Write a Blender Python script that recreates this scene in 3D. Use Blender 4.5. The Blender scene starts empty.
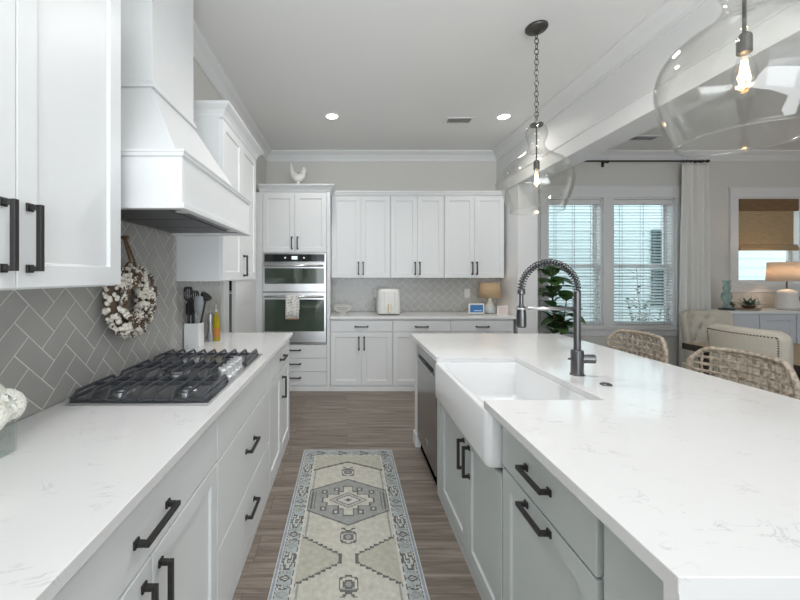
import bpy, bmesh, math, random
from mathutils import Vector, Matrix
random.seed(7)
SC = bpy.context.scene
COL = SC.collection
PI = math.pi

# ---------------------------------------------------------------- camera
cam = bpy.data.cameras.new('camera')
cam.sensor_width = 36.0
cam.lens = 365.0 / 800.0 * 36.0
cam.shift_x = 53.0 / 800.0
cam.shift_y = -24.0 / 800.0
cam.clip_start = 0.02
camo = bpy.data.objects.new('camera', cam)
camo.location = (0, 0, 1.41)
camo.rotation_euler = (PI / 2, 0, 0)
COL.objects.link(camo)
SC.camera = camo

# ---------------------------------------------------------------- world, daylight, exposure
SC.view_settings.view_transform = 'Standard'
SC.view_settings.look = 'None'
SC.view_settings.gamma = 1.0
SC.view_settings.use_curve_mapping = False
SC.view_settings.exposure = 1.0
w = bpy.data.worlds.new('overcast_sky')
SC.world = w
w.use_nodes = True
bg = w.node_tree.nodes['Background']
bg.inputs[0].default_value = (0.86, 0.94, 1.0, 1)
bg.inputs[1].default_value = 1.35

def light(name, kind, loc, energy, color=(1, 1, 1), size=0.1, size_y=None, rot=(0, 0, 0), spot=None, blend=0.6):
    l = bpy.data.lights.new(name, kind)
    l.energy = energy
    l.color = color
    if kind == 'AREA':
        l.shape = 'RECTANGLE'
        l.size = size
        l.size_y = size_y or size
    elif kind in ('POINT', 'SPOT'):
        l.shadow_soft_size = size
    if kind == 'SPOT':
        l.spot_size = spot
        l.spot_blend = blend
    o = bpy.data.objects.new(name, l)
    o.location = loc
    o.rotation_euler = rot
    COL.objects.link(o)
    return o

# daylight from the tall living room windows behind the camera
light('rear_daylight', 'AREA', (0.6, -4.3, 0.9), 36, (0.92, 0.96, 1.0), 3.4, 2.1, (PI / 2, 0, 0))
light('added_ceiling_fill', 'AREA', (0.9, -1.15, 1.5), 46, (0.92, 0.965, 1.0), 2.2, 1.6, (math.radians(180 - 12), 0, 0))  # added up-facing fill lamp, unseen, to brighten the ceiling
# added fill lamp brightening the dining room; that side has no windows
light('added_dining_fill', 'AREA', (7.1, 2.2, 1.3), 7, (0.97, 0.98, 1.0), 2.6, 1.9, (0, PI / 2, 0))
# added fill spots without fixtures, unseen above the aisle and island
for x_, y_, e_ in ((0.1, 2.4, 27), (1.25, 2.2, 18), (0.05, 0.3, 8)):
    light('added_spot_fill', 'SPOT', (x_, y_, 3.10), e_, (1.0, 0.975, 0.95), 0.08, rot=(0, 0, 0), spot=2.7, blend=0.9)

# ---------------------------------------------------------------- materials
def nt(name):
    m = bpy.data.materials.new(name)
    m.use_nodes = True
    n = m.node_tree
    return m, n, n.nodes['Principled BSDF']

def mat(name, col, rough=0.5, metal=0.0, noise=0.0, nscale=20, bump=0.0, bscale=80, spec=0.5, stretch=None, emis=None, estr=0.0, trans=0.0, ior=1.45):
    m, n, b = nt(name)
    c = (*col, 1)
    b.inputs['Base Color'].default_value = c
    b.inputs['Roughness'].default_value = rough
    b.inputs['Metallic'].default_value = metal
    b.inputs['Specular IOR Level'].default_value = spec
    b.inputs['IOR'].default_value = ior
    b.inputs['Transmission Weight'].default_value = trans
    if emis:
        b.inputs['Emission Color'].default_value = (*emis, 1)
        b.inputs['Emission Strength'].default_value = estr
    tc = n.nodes.new('ShaderNodeTexCoord')
    mp = n.nodes.new('ShaderNodeMapping')
    n.links.new(tc.outputs['Object'], mp.inputs[0])
    if stretch:
        mp.inputs['Scale'].default_value = stretch
    nz = n.nodes.new('ShaderNodeTexNoise')
    nz.inputs['Scale'].default_value = nscale
    nz.inputs['Detail'].default_value = 4
    n.links.new(mp.outputs[0], nz.inputs['Vector'])
    a = noise if noise else 0.015
    mx = n.nodes.new('ShaderNodeMixRGB')
    mx.inputs[1].default_value = tuple(max(0, v * (1 - a)) for v in col) + (1,)
    mx.inputs[2].default_value = tuple(min(1, v * (1 + a)) for v in col) + (1,)
    n.links.new(nz.outputs['Fac'], mx.inputs[0])
    n.links.new(mx.outputs[0], b.inputs['Base Color'])
    if bump:
        n2 = n.nodes.new('ShaderNodeTexNoise')
        n2.inputs['Scale'].default_value = bscale
        n.links.new(mp.outputs[0], n2.inputs['Vector'])
        bp = n.nodes.new('ShaderNodeBump')
        bp.inputs['Strength'].default_value = bump
        bp.inputs['Distance'].default_value = 0.004
        n.links.new(n2.outputs['Fac'], bp.inputs['Height'])
        n.links.new(bp.outputs[0], b.inputs['Normal'])
    return m

def ramp(n, stops):
    r = n.nodes.new('ShaderNodeValToRGB')
    e = r.color_ramp.elements
    while len(e) < len(stops):
        e.new(0.5)
    for i, (p, c) in enumerate(stops):
        e[i].position = p
        e[i].color = (*c, 1)
    return r

def floor_mat():
    m, n, b = nt('plank_floor')
    tc = n.nodes.new('ShaderNodeTexCoord')
    br = n.nodes.new('ShaderNodeTexBrick')
    br.inputs['Scale'].default_value = 1.0
    br.inputs['Brick Width'].default_value = 1.25
    br.inputs['Row Height'].default_value = 0.18
    br.inputs['Mortar Size'].default_value = 0.0018
    br.inputs['Color1'].default_value = (0.30, 0.30, 0.30, 1)
    br.inputs['Color2'].default_value = (0.70, 0.70, 0.70, 1)
    br.inputs['Mortar'].default_value = (0.0, 0.0, 0.0, 1)
    br.offset = 0.37
    n.links.new(tc.outputs['Object'], br.inputs['Vector'])
    mp = n.nodes.new('ShaderNodeMapping')
    mp.inputs['Scale'].default_value = (0.9, 14, 1)
    n.links.new(tc.outputs['Object'], mp.inputs[0])
    # shift the grain per plank
    ad = n.nodes.new('ShaderNodeVectorMath'); ad.operation = 'ADD'
    sc = n.nodes.new('ShaderNodeVectorMath'); sc.operation = 'SCALE'
    sc.inputs['Scale'].default_value = 23.0
    n.links.new(br.outputs['Color'], sc.inputs[0])
    n.links.new(mp.outputs[0], ad.inputs[0]); n.links.new(sc.outputs[0], ad.inputs[1])
    nz = n.nodes.new('ShaderNodeTexNoise')
    nz.inputs['Scale'].default_value = 2.2
    nz.inputs['Detail'].default_value = 8
    nz.inputs['Roughness'].default_value = 0.62
    nz.inputs['Distortion'].default_value = 0.9
    n.links.new(ad.outputs[0], nz.inputs['Vector'])
    rp = ramp(n, [(0.27, (0.095, 0.075, 0.060)), (0.5, (0.21, 0.172, 0.142)), (0.73, (0.345, 0.295, 0.25))])
    n.links.new(nz.outputs['Fac'], rp.inputs[0])
    mul = n.nodes.new('ShaderNodeMixRGB'); mul.blend_type = 'MULTIPLY'; mul.inputs[0].default_value = 0.9
    r2 = ramp(n, [(0.0, (0.5, 0.48, 0.46)), (0.06, (0.5, 0.48, 0.46)), (0.28, (0.93, 0.925, 0.92)), (0.72, (1.06, 1.055, 1.05))])
    n.links.new(br.outputs['Color'], r2.inputs[0])
    n.links.new(rp.outputs[0], mul.inputs[1]); n.links.new(r2.outputs[0], mul.inputs[2])
    n.links.new(mul.outputs[0], b.inputs['Base Color'])
    b.inputs['Roughness'].default_value = 0.42
    bp = n.nodes.new('ShaderNodeBump'); bp.inputs['Strength'].default_value = 0.15; bp.inputs['Distance'].default_value = 0.003
    n.links.new(nz.outputs['Fac'], bp.inputs['Height']); n.links.new(bp.outputs[0], b.inputs['Normal'])
    return m

def quartz_mat(name, base=(0.80, 0.80, 0.80), vein=(0.55, 0.55, 0.56), scale=1.5, amount=0.75, rough=0.09):
    m, n, b = nt(name)
    tc = n.nodes.new('ShaderNodeTexCoord')
    mp = n.nodes.new('ShaderNodeMapping')
    mp.inputs['Rotation'].default_value = (0.3, 0.2, 0.6)
    mp.inputs['Scale'].default_value = (1.0 * scale, 2.2 * scale, 1.0 * scale)
    n.links.new(tc.outputs['Object'], mp.inputs[0])
    nz = n.nodes.new('ShaderNodeTexNoise')
    nz.inputs['Scale'].default_value = 2.6; nz.inputs['Detail'].default_value = 9; nz.inputs['Roughness'].default_value = 0.6; nz.inputs['Distortion'].default_value = 1.2
    n.links.new(mp.outputs[0], nz.inputs['Vector'])
    v = ramp(n, [(0.487, (0, 0, 0)), (0.5, (1, 1, 1)), (0.513, (0, 0, 0))])
    n.links.new(nz.outputs['Fac'], v.inputs[0])
    n2 = n.nodes.new('ShaderNodeTexNoise'); n2.inputs['Scale'].default_value = 7.0 * scale; n2.inputs['Detail'].default_value = 3
    n.links.new(tc.outputs['Object'], n2.inputs['Vector'])
    r2 = ramp(n, [(0.50, (0, 0, 0)), (0.66, (amount, amount, amount))])
    n.links.new(n2.outputs['Fac'], r2.inputs[0])
    mm = n.nodes.new('ShaderNodeMixRGB'); mm.blend_type = 'MULTIPLY'; mm.inputs[0].default_value = 1
    n.links.new(v.outputs[0], mm.inputs[1]); n.links.new(r2.outputs[0], mm.inputs[2])
    mx = n.nodes.new('ShaderNodeMixRGB')
    mx.inputs[1].default_value = (*base, 1); mx.inputs[2].default_value = (*vein, 1)
    n.links.new(mm.outputs[0], mx.inputs[0])
    n.links.new(mx.outputs[0], b.inputs['Base Color'])
    b.inputs['Roughness'].default_value = rough
    return m

def thin_glass(name, tint=(1, 1, 1), refl=1.0, base=0.04):
    m = bpy.data.materials.new(name); m.use_nodes = True
    n = m.node_tree; n.nodes.clear()
    out = n.nodes.new('ShaderNodeOutputMaterial')
    tr = n.nodes.new('ShaderNodeBsdfTransparent'); tr.inputs[0].default_value = (*tint, 1)
    gl = n.nodes.new('ShaderNodeBsdfGlossy'); gl.inputs['Roughness'].default_value = 0.02
    lw = n.nodes.new('ShaderNodeLayerWeight'); lw.inputs[0].default_value = 0.5
    pw = n.nodes.new('ShaderNodeMath'); pw.operation = 'POWER'; pw.inputs[1].default_value = 3.2
    n.links.new(lw.outputs['Facing'], pw.inputs[0])
    ma = n.nodes.new('ShaderNodeMath'); ma.operation = 'MULTIPLY_ADD'
    ma.inputs[1].default_value = refl * 0.6; ma.inputs[2].default_value = base
    n.links.new(pw.outputs[0], ma.inputs[0])
    mx = n.nodes.new('ShaderNodeMixShader')
    n.links.new(ma.outputs[0], mx.inputs[0]); n.links.new(tr.outputs[0], mx.inputs[1]); n.links.new(gl.outputs[0], mx.inputs[2])
    n.links.new(mx.outputs[0], out.inputs[0])
    return m

def weave_mat(name, c1, c2, scale=60, rough=0.8, stretch=(1, 1, 1)):
    m, n, b = nt(name)
    tc = n.nodes.new('ShaderNodeTexCoord')
    mp = n.nodes.new('ShaderNodeMapping'); mp.inputs['Scale'].default_value = stretch
    n.links.new(tc.outputs['Object'], mp.inputs[0])
    nz = n.nodes.new('ShaderNodeTexNoise'); nz.inputs['Scale'].default_value = scale; nz.inputs['Detail'].default_value = 5
    n.links.new(mp.outputs[0], nz.inputs['Vector'])
    r = ramp(n, [(0.35, c1), (0.65, c2)])
    n.links.new(nz.outputs['Fac'], r.inputs[0]); n.links.new(r.outputs[0], b.inputs['Base Color'])
    bp = n.nodes.new('ShaderNodeBump'); bp.inputs['Strength'].default_value = 0.4; bp.inputs['Distance'].default_value = 0.003
    n.links.new(nz.outputs['Fac'], bp.inputs['Height']); n.links.new(bp.outputs[0], b.inputs['Normal'])
    b.inputs['Roughness'].default_value = rough
    return m

def dots_mat(name, base, dot, scale):
    m, n, b = nt(name)
    tc = n.nodes.new('ShaderNodeTexCoord')
    vo = n.nodes.new('ShaderNodeTexVoronoi'); vo.inputs['Scale'].default_value = scale
    n.links.new(tc.outputs['Object'], vo.inputs['Vector'])
    r = ramp(n, [(0.30, dot), (0.36, base)])
    n.links.new(vo.outputs['Distance'], r.inputs[0]); n.links.new(r.outputs[0], b.inputs['Base Color'])
    b.inputs['Roughness'].default_value = 0.9
    return m

def shade_cloth(name, col):
    m, n, b = nt(name)
    out = n.nodes['Material Output']
    b.inputs['Base Color'].default_value = (*col, 1); b.inputs['Roughness'].default_value = 0.9
    tl = n.nodes.new('ShaderNodeBsdfTranslucent'); tl.inputs[0].default_value = (*col, 1)
    nz = n.nodes.new('ShaderNodeTexNoise'); nz.inputs['Scale'].default_value = 140
    bp = n.nodes.new('ShaderNodeBump'); bp.inputs['Strength'].default_value = 0.15
    n.links.new(nz.outputs['Fac'], bp.inputs['Height']); n.links.new(bp.outputs[0], b.inputs['Normal'])
    mx = n.nodes.new('ShaderNodeMixShader'); mx.inputs[0].default_value = 0.5
    n.links.new(b.outputs[0], mx.inputs[1]); n.links.new(tl.outputs[0], mx.inputs[2]); n.links.new(mx.outputs[0], out.inputs[0])
    return m

M = {
 'wall': mat('warm_grey_paint', (0.69, 0.68, 0.645), 0.85, bump=0.05, bscale=200),
 'trim': mat('white_trim_paint', (0.78, 0.785, 0.785), 0.4),
 'ceil': mat('ceiling_paint', (0.82, 0.82, 0.81), 0.9, bump=0.03, bscale=150),
 'cab': mat('white_cabinet_paint', (0.76, 0.775, 0.78), 0.38),
 'island': mat('pale_grey_green_cabinet_paint', (0.56, 0.595, 0.585), 0.38),
 'handle': mat('dark_bronze_metal', (0.055, 0.053, 0.052), 0.42, 0.7),
 'steel': mat('brushed_stainless', (0.56, 0.565, 0.57), 0.28, 1.0, noise=0.06, nscale=30, stretch=(60, 60, 1)),
 'dwsteel': mat('dark_brushed_stainless', (0.34, 0.335, 0.33), 0.25, 1.0, noise=0.05, nscale=30, stretch=(60, 60, 1)),
 'gunmetal': mat('gunmetal_finish', (0.14, 0.14, 0.145), 0.3, 0.95),
 'iron': mat('cast_iron', (0.075, 0.08, 0.092), 0.36, 0.3, bump=0.1),
 'blackglass': mat('black_panel_glass', (0.012, 0.013, 0.014), 0.06, spec=0.6),
 'ovenglass': mat('green_reflection_oven_glass', (0.045, 0.066, 0.048), 0.05, spec=0.8),  # green reflected from the room is put into the glass colour
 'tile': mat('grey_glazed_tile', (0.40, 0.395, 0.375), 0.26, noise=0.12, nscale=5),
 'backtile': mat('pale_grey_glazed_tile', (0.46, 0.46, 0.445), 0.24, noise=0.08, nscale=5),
 'grout': mat('pale_grout', (0.70, 0.69, 0.65), 0.9),
 'white_ceramic': mat('white_fireclay', (0.82, 0.83, 0.84), 0.12),
 'matte_white': mat('matte_white_ceramic', (0.78, 0.77, 0.75), 0.5),
 'white_plastic': mat('white_plastic', (0.76, 0.76, 0.74), 0.35),
 'black_plastic': mat('black_nylon', (0.025, 0.027, 0.03), 0.4),
 'grey_plastic': mat('grey_silicone', (0.36, 0.38, 0.40), 0.5),
 'gold': mat('brushed_gold', (0.72, 0.60, 0.32), 0.3, 0.9),
 'linen': weave_mat('cream_linen', (0.50, 0.46, 0.38), (0.60, 0.56, 0.48), 180),
 'curtain': weave_mat('off_white_curtain_cloth', (0.80, 0.785, 0.74), (0.88, 0.865, 0.82), 120),
 'wicker': weave_mat('weathered_wicker', (0.26, 0.205, 0.15), (0.56, 0.485, 0.40), 45),
 'bamboo': weave_mat('woven_bamboo', (0.33, 0.235, 0.13), (0.47, 0.36, 0.22), 14, stretch=(1, 1, 22)),
 'bamboo_dark': weave_mat('dark_woven_bamboo', (0.15, 0.085, 0.04), (0.25, 0.155, 0.075), 14, stretch=(1, 1, 22)),
 'darkwood': weave_mat('dark_stained_wood', (0.025, 0.018, 0.014), (0.05, 0.038, 0.03), 18, 0.4, (1, 8, 1)),
 'lightwood': weave_mat('tan_wood', (0.36, 0.25, 0.15), (0.48, 0.35, 0.22), 8, 0.45, (8, 1, 1)),
 'rope': weave_mat('brown_jute', (0.17, 0.10, 0.055), (0.30, 0.19, 0.11), 120),
 'boll': mat('cotton_boll', (0.76, 0.72, 0.64), 0.95, noise=0.1),
 'leaf': mat('fig_leaf', (0.075, 0.16, 0.05), 0.35, noise=0.35, nscale=9),
 'shrubleaf': mat('shrub_leaf', (0.04, 0.10, 0.07), 0.6, noise=0.3),
 'petal': mat('white_petal', (0.90, 0.90, 0.83), 0.8, noise=0.05),
 'glass': thin_glass('clear_glass'),
 'pendantglass': thin_glass('pendant_glass', (0.975, 0.975, 0.965), 1.0, 0.035),
 'pane': thin_glass('window_glass', (0.97, 1.0, 0.99), 0.5, 0.03),
 'vaseglass': thin_glass('greenish_vase_glass', (0.95, 0.975, 0.965), 1.2, 0.07),
 'water': thin_glass('water', (0.93, 0.97, 0.95), 0.4, 0.03),
 'tealglass': mat('teal_glass', (0.42, 0.58, 0.54), 0.08, trans=0.55, noise=0.12),
 'oil': mat('olive_oil', (0.50, 0.40, 0.02), 0.1, trans=0.25),
 'siding': mat('pale_blue_siding', (0.55, 0.65, 0.67), 0.7),
 'shutter': mat('dark_teal_shutter', (0.035, 0.085, 0.09), 0.5),
 'earth': mat('pale_gravel', (0.45, 0.45, 0.42), 0.9, noise=0.2),
 'pot': mat('grey_planter', (0.35, 0.34, 0.33), 0.7),
 'bark': mat('bark', (0.13, 0.09, 0.06), 0.9),
 'shade_tan': weave_mat('tan_rope_shade', (0.42, 0.29, 0.17), (0.55, 0.40, 0.25), 60, stretch=(1, 1, 4)),
 'shade_white': shade_cloth('white_lamp_shade', (0.85, 0.78, 0.70)),
 'bulb': mat('warm_bulb', (1, 0.8, 0.5), 0.3, emis=(1.0, 0.58, 0.22), estr=7),
 'bulbwhite': mat('warm_white_bulb', (1, 0.9, 0.8), 0.3, emis=(1.0, 0.78, 0.55), estr=6),
 'downlight': mat('downlight_lens', (1, 1, 1), 0.4, emis=(1.0, 0.95, 0.86), estr=5),
 'screen': mat('blue_screen', (0.05, 0.12, 0.25), 0.15, emis=(0.03, 0.10, 0.22), estr=0.3),
 'display': mat('pale_display', (0.6, 0.7, 0.7), 0.2, emis=(0.6, 0.75, 0.75), estr=0.5),
 'pinkpaper': mat('pale_pink_print', (0.70, 0.58, 0.56), 0.6),
 'ceramicblue': mat('pale_blue_ceramic', (0.55, 0.60, 0.60), 0.15),
 'towel': dots_mat('dotted_tea_towel', (0.74, 0.73, 0.69), (0.10, 0.10, 0.10), 60),
 'hem': mat('rust_hem', (0.45, 0.25, 0.13), 0.9),
 'credenza': mat('blue_grey_white_paint', (0.60, 0.62, 0.66), 0.45),
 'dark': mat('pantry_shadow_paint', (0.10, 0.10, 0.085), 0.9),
 'louvre': mat('white_blind_slat', (0.78, 0.80, 0.80), 0.5),
 'floor': floor_mat(),
 'quartz': quartz_mat('white_quartz'),
 'marble': quartz_mat('marble_vein', (0.80, 0.81, 0.81), (0.40, 0.41, 0.43), 1.6, 1.2, 0.2),
 'honey': mat('orange_label', (0.50, 0.20, 0.04), 0.6),
 'knobsteel': mat('polished_knob_steel', (0.80, 0.81, 0.82), 0.3, 0.75),
 'linersteel': mat('dark_hood_liner_steel', (0.20, 0.20, 0.205), 0.45, 0.8),
 'brass': mat('antique_nailhead', (0.10, 0.085, 0.065), 0.4, 0.8),
 'pewter': mat('aged_pewter', (0.10, 0.095, 0.09), 0.42, 0.8),
}

# ---------------------------------------------------------------- mesh helpers
def BM():
    return bmesh.new()

def box(bm, x0, x1, y0, y1, z0, z1):
    vs = [bm.verts.new((x, y, z)) for x in (x0, x1) for y in (y0, y1) for z in (z0, z1)]
    for q in ((0, 1, 3, 2), (4, 6, 7, 5), (0, 4, 5, 1), (2, 3, 7, 6), (0, 2, 6, 4), (1, 5, 7, 3)):
        bm.faces.new([vs[i] for i in q])
    return vs

def hull8(bm, bot, top):
    """frustum from two 4-point rings"""
    b = [bm.verts.new(p) for p in bot]; t = [bm.verts.new(p) for p in top]
    bm.faces.new(b[::-1]); bm.faces.new(t)
    for i in range(4):
        j = (i + 1) % 4
        bm.faces.new((b[i], b[j], t[j], t[i]))

def rings(bm, rs, cap=True, closed=True):
    """skin a list of equal-length rings of points"""
    vv = [[bm.verts.new(p) for p in r] for r in rs]
    n = len(rs[0])
    for a, b in zip(vv, vv[1:]):
        for i in range(n if closed else n - 1):
            j = (i + 1) % n
            bm.faces.new((a[i], a[j], b[j], b[i]))
    if cap:
        bm.faces.new(vv[0][::-1]); bm.faces.new(vv[-1])
    return vv

def lathe(bm, prof, c=(0, 0, 0), seg=32, cap=True, axis='z'):
    rs = []
    for r, z in prof:
        ring = []
        for k in range(seg):
            a = 2 * PI * k / seg
            p = (r * math.cos(a), r * math.sin(a), z)
            if axis == 'x':
                p = (z, p[0], p[1])
            elif axis == 'y':
                p = (p[0], z, p[1])
            ring.append((p[0] + c[0], p[1] + c[1], p[2] + c[2]))
        rs.append(ring)
    return rings(bm, rs, cap)

def tube(bm, pts, r, seg=10, closed=False, cap=True, flat=1.0, up=None):
    pts = [Vector(p) for p in pts]
    n = len(pts)
    rr = r if isinstance(r, (list, tuple)) else [r] * n
    rs = []
    prev = None
    for i, p in enumerate(pts):
        if closed:
            t = pts[(i + 1) % n] - pts[i - 1]
        else:
            t = pts[min(i + 1, n - 1)] - pts[max(i - 1, 0)]
        t.normalize()
        if prev is None:
            ref = Vector(up) if up else (Vector((0, 0, 1)) if abs(t.z) < 0.9 else Vector((1, 0, 0)))
            a = (ref - t * ref.dot(t)).normalized()
        else:
            a = (prev - t * prev.dot(t)).normalized()
        prev = a
        b = t.cross(a)
        rs.append([p + (a * math.cos(2 * PI * k / seg) * flat + b * math.sin(2 * PI * k / seg)) * rr[i] for k in range(seg)])
    if closed:
        rs.append(rs[0])
        vv = [[bm.verts.new(q) for q in ring] for ring in rs[:-1]]
        vv.append(vv[0])
        for a, b in zip(vv, vv[1:]):
            for k in range(seg):
                j = (k + 1) % seg
                bm.faces.new((a[k], a[j], b[j], b[k]))
    else:
        rings(bm, rs, cap)

def ball(bm, c, r, sub=2, sc=(1, 1, 1)):
    mt = Matrix.Translation(c) @ Matrix.Diagonal((r * sc[0], r * sc[1], r * sc[2], 1))
    bmesh.ops.create_icosphere(bm, subdivisions=sub, radius=1, matrix=mt)

def prism(bm, poly, a0, a1, axis):
    """extrude 2D polygon along an axis; poly coords are the other two axes in order"""
    def P(p, a):
        if axis == 'x': return (a, p[0], p[1])
        if axis == 'y': return (p[0], a, p[1])
        return (p[0], p[1], a)
    rings(bm, [[P(p, a0) for p in poly], [P(p, a1) for p in poly]])

def rbox(bm, x0, x1, y0, y1, z0, z1, r, seg=5):
    """box with rounded vertical corners"""
    poly = []
    for cx, cy, a in ((x1 - r, y1 - r, 0), (x0 + r, y1 - r, 1), (x0 + r, y0 + r, 2), (x1 - r, y0 + r, 3)):
        for k in range(seg + 1):
            t = PI / 2 * (a + k / seg)
            poly.append((cx + r * math.cos(t), cy + r * math.sin(t)))
    prism(bm, poly, z0, z1, 'z')

WL = {}
def obj(name, bm, m, parent=None, bevel=0.0, smooth=False, bseg=2, origin=None, norm=True, sub=0, solid=0.0):
    if norm:
        bmesh.ops.recalc_face_normals(bm, faces=bm.faces[:])
    if origin is None:
        if parent is not None:
            origin = WL[parent.name]
        else:
            xs = [v.co for v in bm.verts]
            lo = Vector([min(v[i] for v in xs) for i in range(3)]); hi = Vector([max(v[i] for v in xs) for i in range(3)])
            origin = Vector(((lo.x + hi.x) / 2, (lo.y + hi.y) / 2, lo.z))
    origin = Vector(origin)
    bmesh.ops.translate(bm, verts=bm.verts[:], vec=-origin)
    if smooth:
        for f in bm.faces:
            f.smooth = True
    me = bpy.data.meshes.new(name)
    bm.to_mesh(me); bm.free()
    for mm in (m if isinstance(m, list) else [m]):
        me.materials.append(M[mm] if isinstance(mm, str) else mm)
    o = bpy.data.objects.new(name, me)
    COL.objects.link(o)
    if parent is not None:
        o.parent = parent
        o.location = origin - WL[parent.name]
    else:
        o.location = origin
    WL[o.name] = origin
    if solid:
        s = o.modifiers.new('thickness', 'SOLIDIFY'); s.thickness = solid; s.offset = 0
    if bevel:
        b = o.modifiers.new('bevel', 'BEVEL'); b.width = bevel; b.segments = bseg; b.limit_method = 'ANGLE'; b.angle_limit = 0.7
        b.harden_normals = False
    if sub:
        s = o.modifiers.new('subsurf', 'SUBSURF'); s.levels = sub; s.render_levels = sub
    return o

def tag(o, label, cat, group=None, kind=None):
    o['label'] = label; o['category'] = cat
    if group: o['group'] = group
    if kind: o['kind'] = kind
    return o

def thing(name, label, cat, loc=(0, 0, 0), group=None):
    o = bpy.data.objects.new(name, None)
    o.empty_display_size = 0.1
    COL.objects.link(o)
    o.location = loc
    WL[o.name] = Vector(loc)
    return tag(o, label, cat, group)

def struct(name, bm, m, parent=None, **k):
    o = obj(name, bm, m, parent, **k)
    if parent is None:
        o['kind'] = 'structure'
    return o

def dup(root, loc, rz=None, label=None):
    r = root.copy(); COL.objects.link(r); r.location = loc
    if rz is not None: r.rotation_euler = (0, 0, rz)
    if label: r['label'] = label
    for ch in list(root.children):
        c = ch.copy(); COL.objects.link(c); c.parent = r
        for g in list(ch.children):
            d = g.copy(); COL.objects.link(d); d.parent = c
    return r

class Frame:
    """local frame: a along the run, d outward from the face, z up"""
    def __init__(s, o, u, n):
        s.o = Vector(o); s.u = Vector(u); s.n = Vector(n)
    def __call__(s, a, d, z):
        return s.o + s.u * a + s.n * d + Vector((0, 0, z))

def fbox(bm, F, a0, a1, d0, d1, z0, z1):
    vs = [bm.verts.new(F(a, d, z)) for a in (a0, a1) for d in (d0, d1) for z in (z0, z1)]
    for q in ((0, 1, 3, 2), (4, 6, 7, 5), (0, 4, 5, 1), (2, 3, 7, 6), (0, 2, 6, 4), (1, 5, 7, 3)):
        bm.faces.new([vs[i] for i in q])

def shaker(bm, F, a0, a1, z0, z1, t=0.02, stile=0.06, rec=0.010, d=0.0):
    i0, i1, k0, k1 = a0 + stile, a1 - stile, z0 + stile, z1 - stile
    c = 0.004
    def R(p0, p1, q0, q1, dd):
        return [bm.verts.new(F(p, dd, q)) for p, q in ((p0, q0), (p1, q0), (p1, q1), (p0, q1))]
    b = R(a0, a1, z0, z1, d); f = R(a0, a1, z0, z1, d + t)
    i = R(i0, i1, k0, k1, d + t); r = R(i0 + c, i1 - c, k0 + c, k1 - c, d + t - rec)
    bm.faces.new(b[::-1]); bm.faces.new(r)
    for A, B in ((b, f), (f, i), (i, r)):
        for k in range(4):
            j = (k + 1) % 4
            bm.faces.new((A[k], A[j], B[j], B[k]))

def door(parent, F, a0, a1, z0, z1, m, stile=0.06):
    bm = BM(); shaker(bm, F, a0 + 0.0015, a1 - 0.0015, z0 + 0.0015, z1 - 0.0015, stile=stile)
    return obj('door', bm, m, parent, bevel=0.0015, bseg=1)

def drawer(parent, F, a0, a1, z0, z1, m):
    bm = BM(); fbox(bm, F, a0 + 0.0015, a1 - 0.0015, 0.0, 0.02, z0 + 0.0015, z1 - 0.0015)
    return obj('drawer', bm, m, parent, bevel=0.002, bseg=1)

def pull(parent, F, a, z, vertical, L=0.165, d0=0.02, s=1.0):
    bm = BM()
    h = L / 2
    t = 0.0065 * s
    out = 0.036 * s
    def bx(p0, p1, d0_, d1_, q0, q1):
        if vertical: fbox(bm, F, a + q0, a + q1, d0_, d1_, z + p0, z + p1)
        else: fbox(bm, F, a + p0, a + p1, d0_, d1_, z + q0, z + q1)
    bx(-h, h, d0 + out - 2 * t, d0 + out, -t, t)
    for e in (-1, 1):
        p0, p1 = sorted((e * h, e * (h - 2 * t)))
        bx(p0, p1, d0, d0 + out - 2 * t, -t, t)
        g = 0.004 * s
        bx(p0 - g, p1 + g, d0, d0 + 0.006, -t - g, t + g)
    return obj('handle', bm, 'handle', parent, bevel=0.0012, bseg=1)

def crown_cap(bm, F, a0, a1, d0, d1, levels, left=True, right=True):
    rs = []
    for z, e in levels:
        l = a0 - (e if left else 0); r = a1 + (e if right else 0)
        rs.append([F(l, d0, z), F(r, d0, z), F(r, d1 + e, z), F(l, d1 + e, z)])
    rings(bm, rs)

# ================================================================ SETTING
XL, YB, ZC = -1.13, 5.10, 3.14      # left wall, back wall, ceiling
XR0, XR1 = 2.09, 2.33               # wall stub / header between kitchen and dining room

bm = BM(); box(bm, XL - 0.15, 7.4, -4.6, YB + 0.2, -0.12, 0.0); struct('floor', bm, 'floor', origin=(0, 0, 0))
bm = BM(); box(bm, XL - 0.15, 7.4, -4.6, YB + 0.2, ZC, ZC + 0.12); struct('ceiling', bm, 'ceil')

def wall_holes(name, axis, p0, p1, a0, a1, holes, m):
    """wall slab between planes p0,p1 along a in [a0,a1] with rectangular holes (h0,h1,z0,z1)"""
    bm = BM()
    as_ = sorted({a0, a1} | {h for q in holes for h in q[:2]})
    for s, e in zip(as_, as_[1:]):
        mid = (s + e) / 2
        zs = [(0.0, ZC)]
        for h0, h1, z0, z1 in holes:
            if h0 < mid < h1:
                zs = [(0.0, z0), (z1, ZC)]
        for z0, z1 in zs:
            if z1 - z0 < 1e-4: continue
            if axis == 'x': box(bm, s, e, p0, p1, z0, z1)
            else: box(bm, p0, p1, s, e, z0, z1)
    bmesh.ops.remove_doubles(bm, verts=bm.verts[:], dist=1e-5)
    return struct(name, bm, m)

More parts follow.
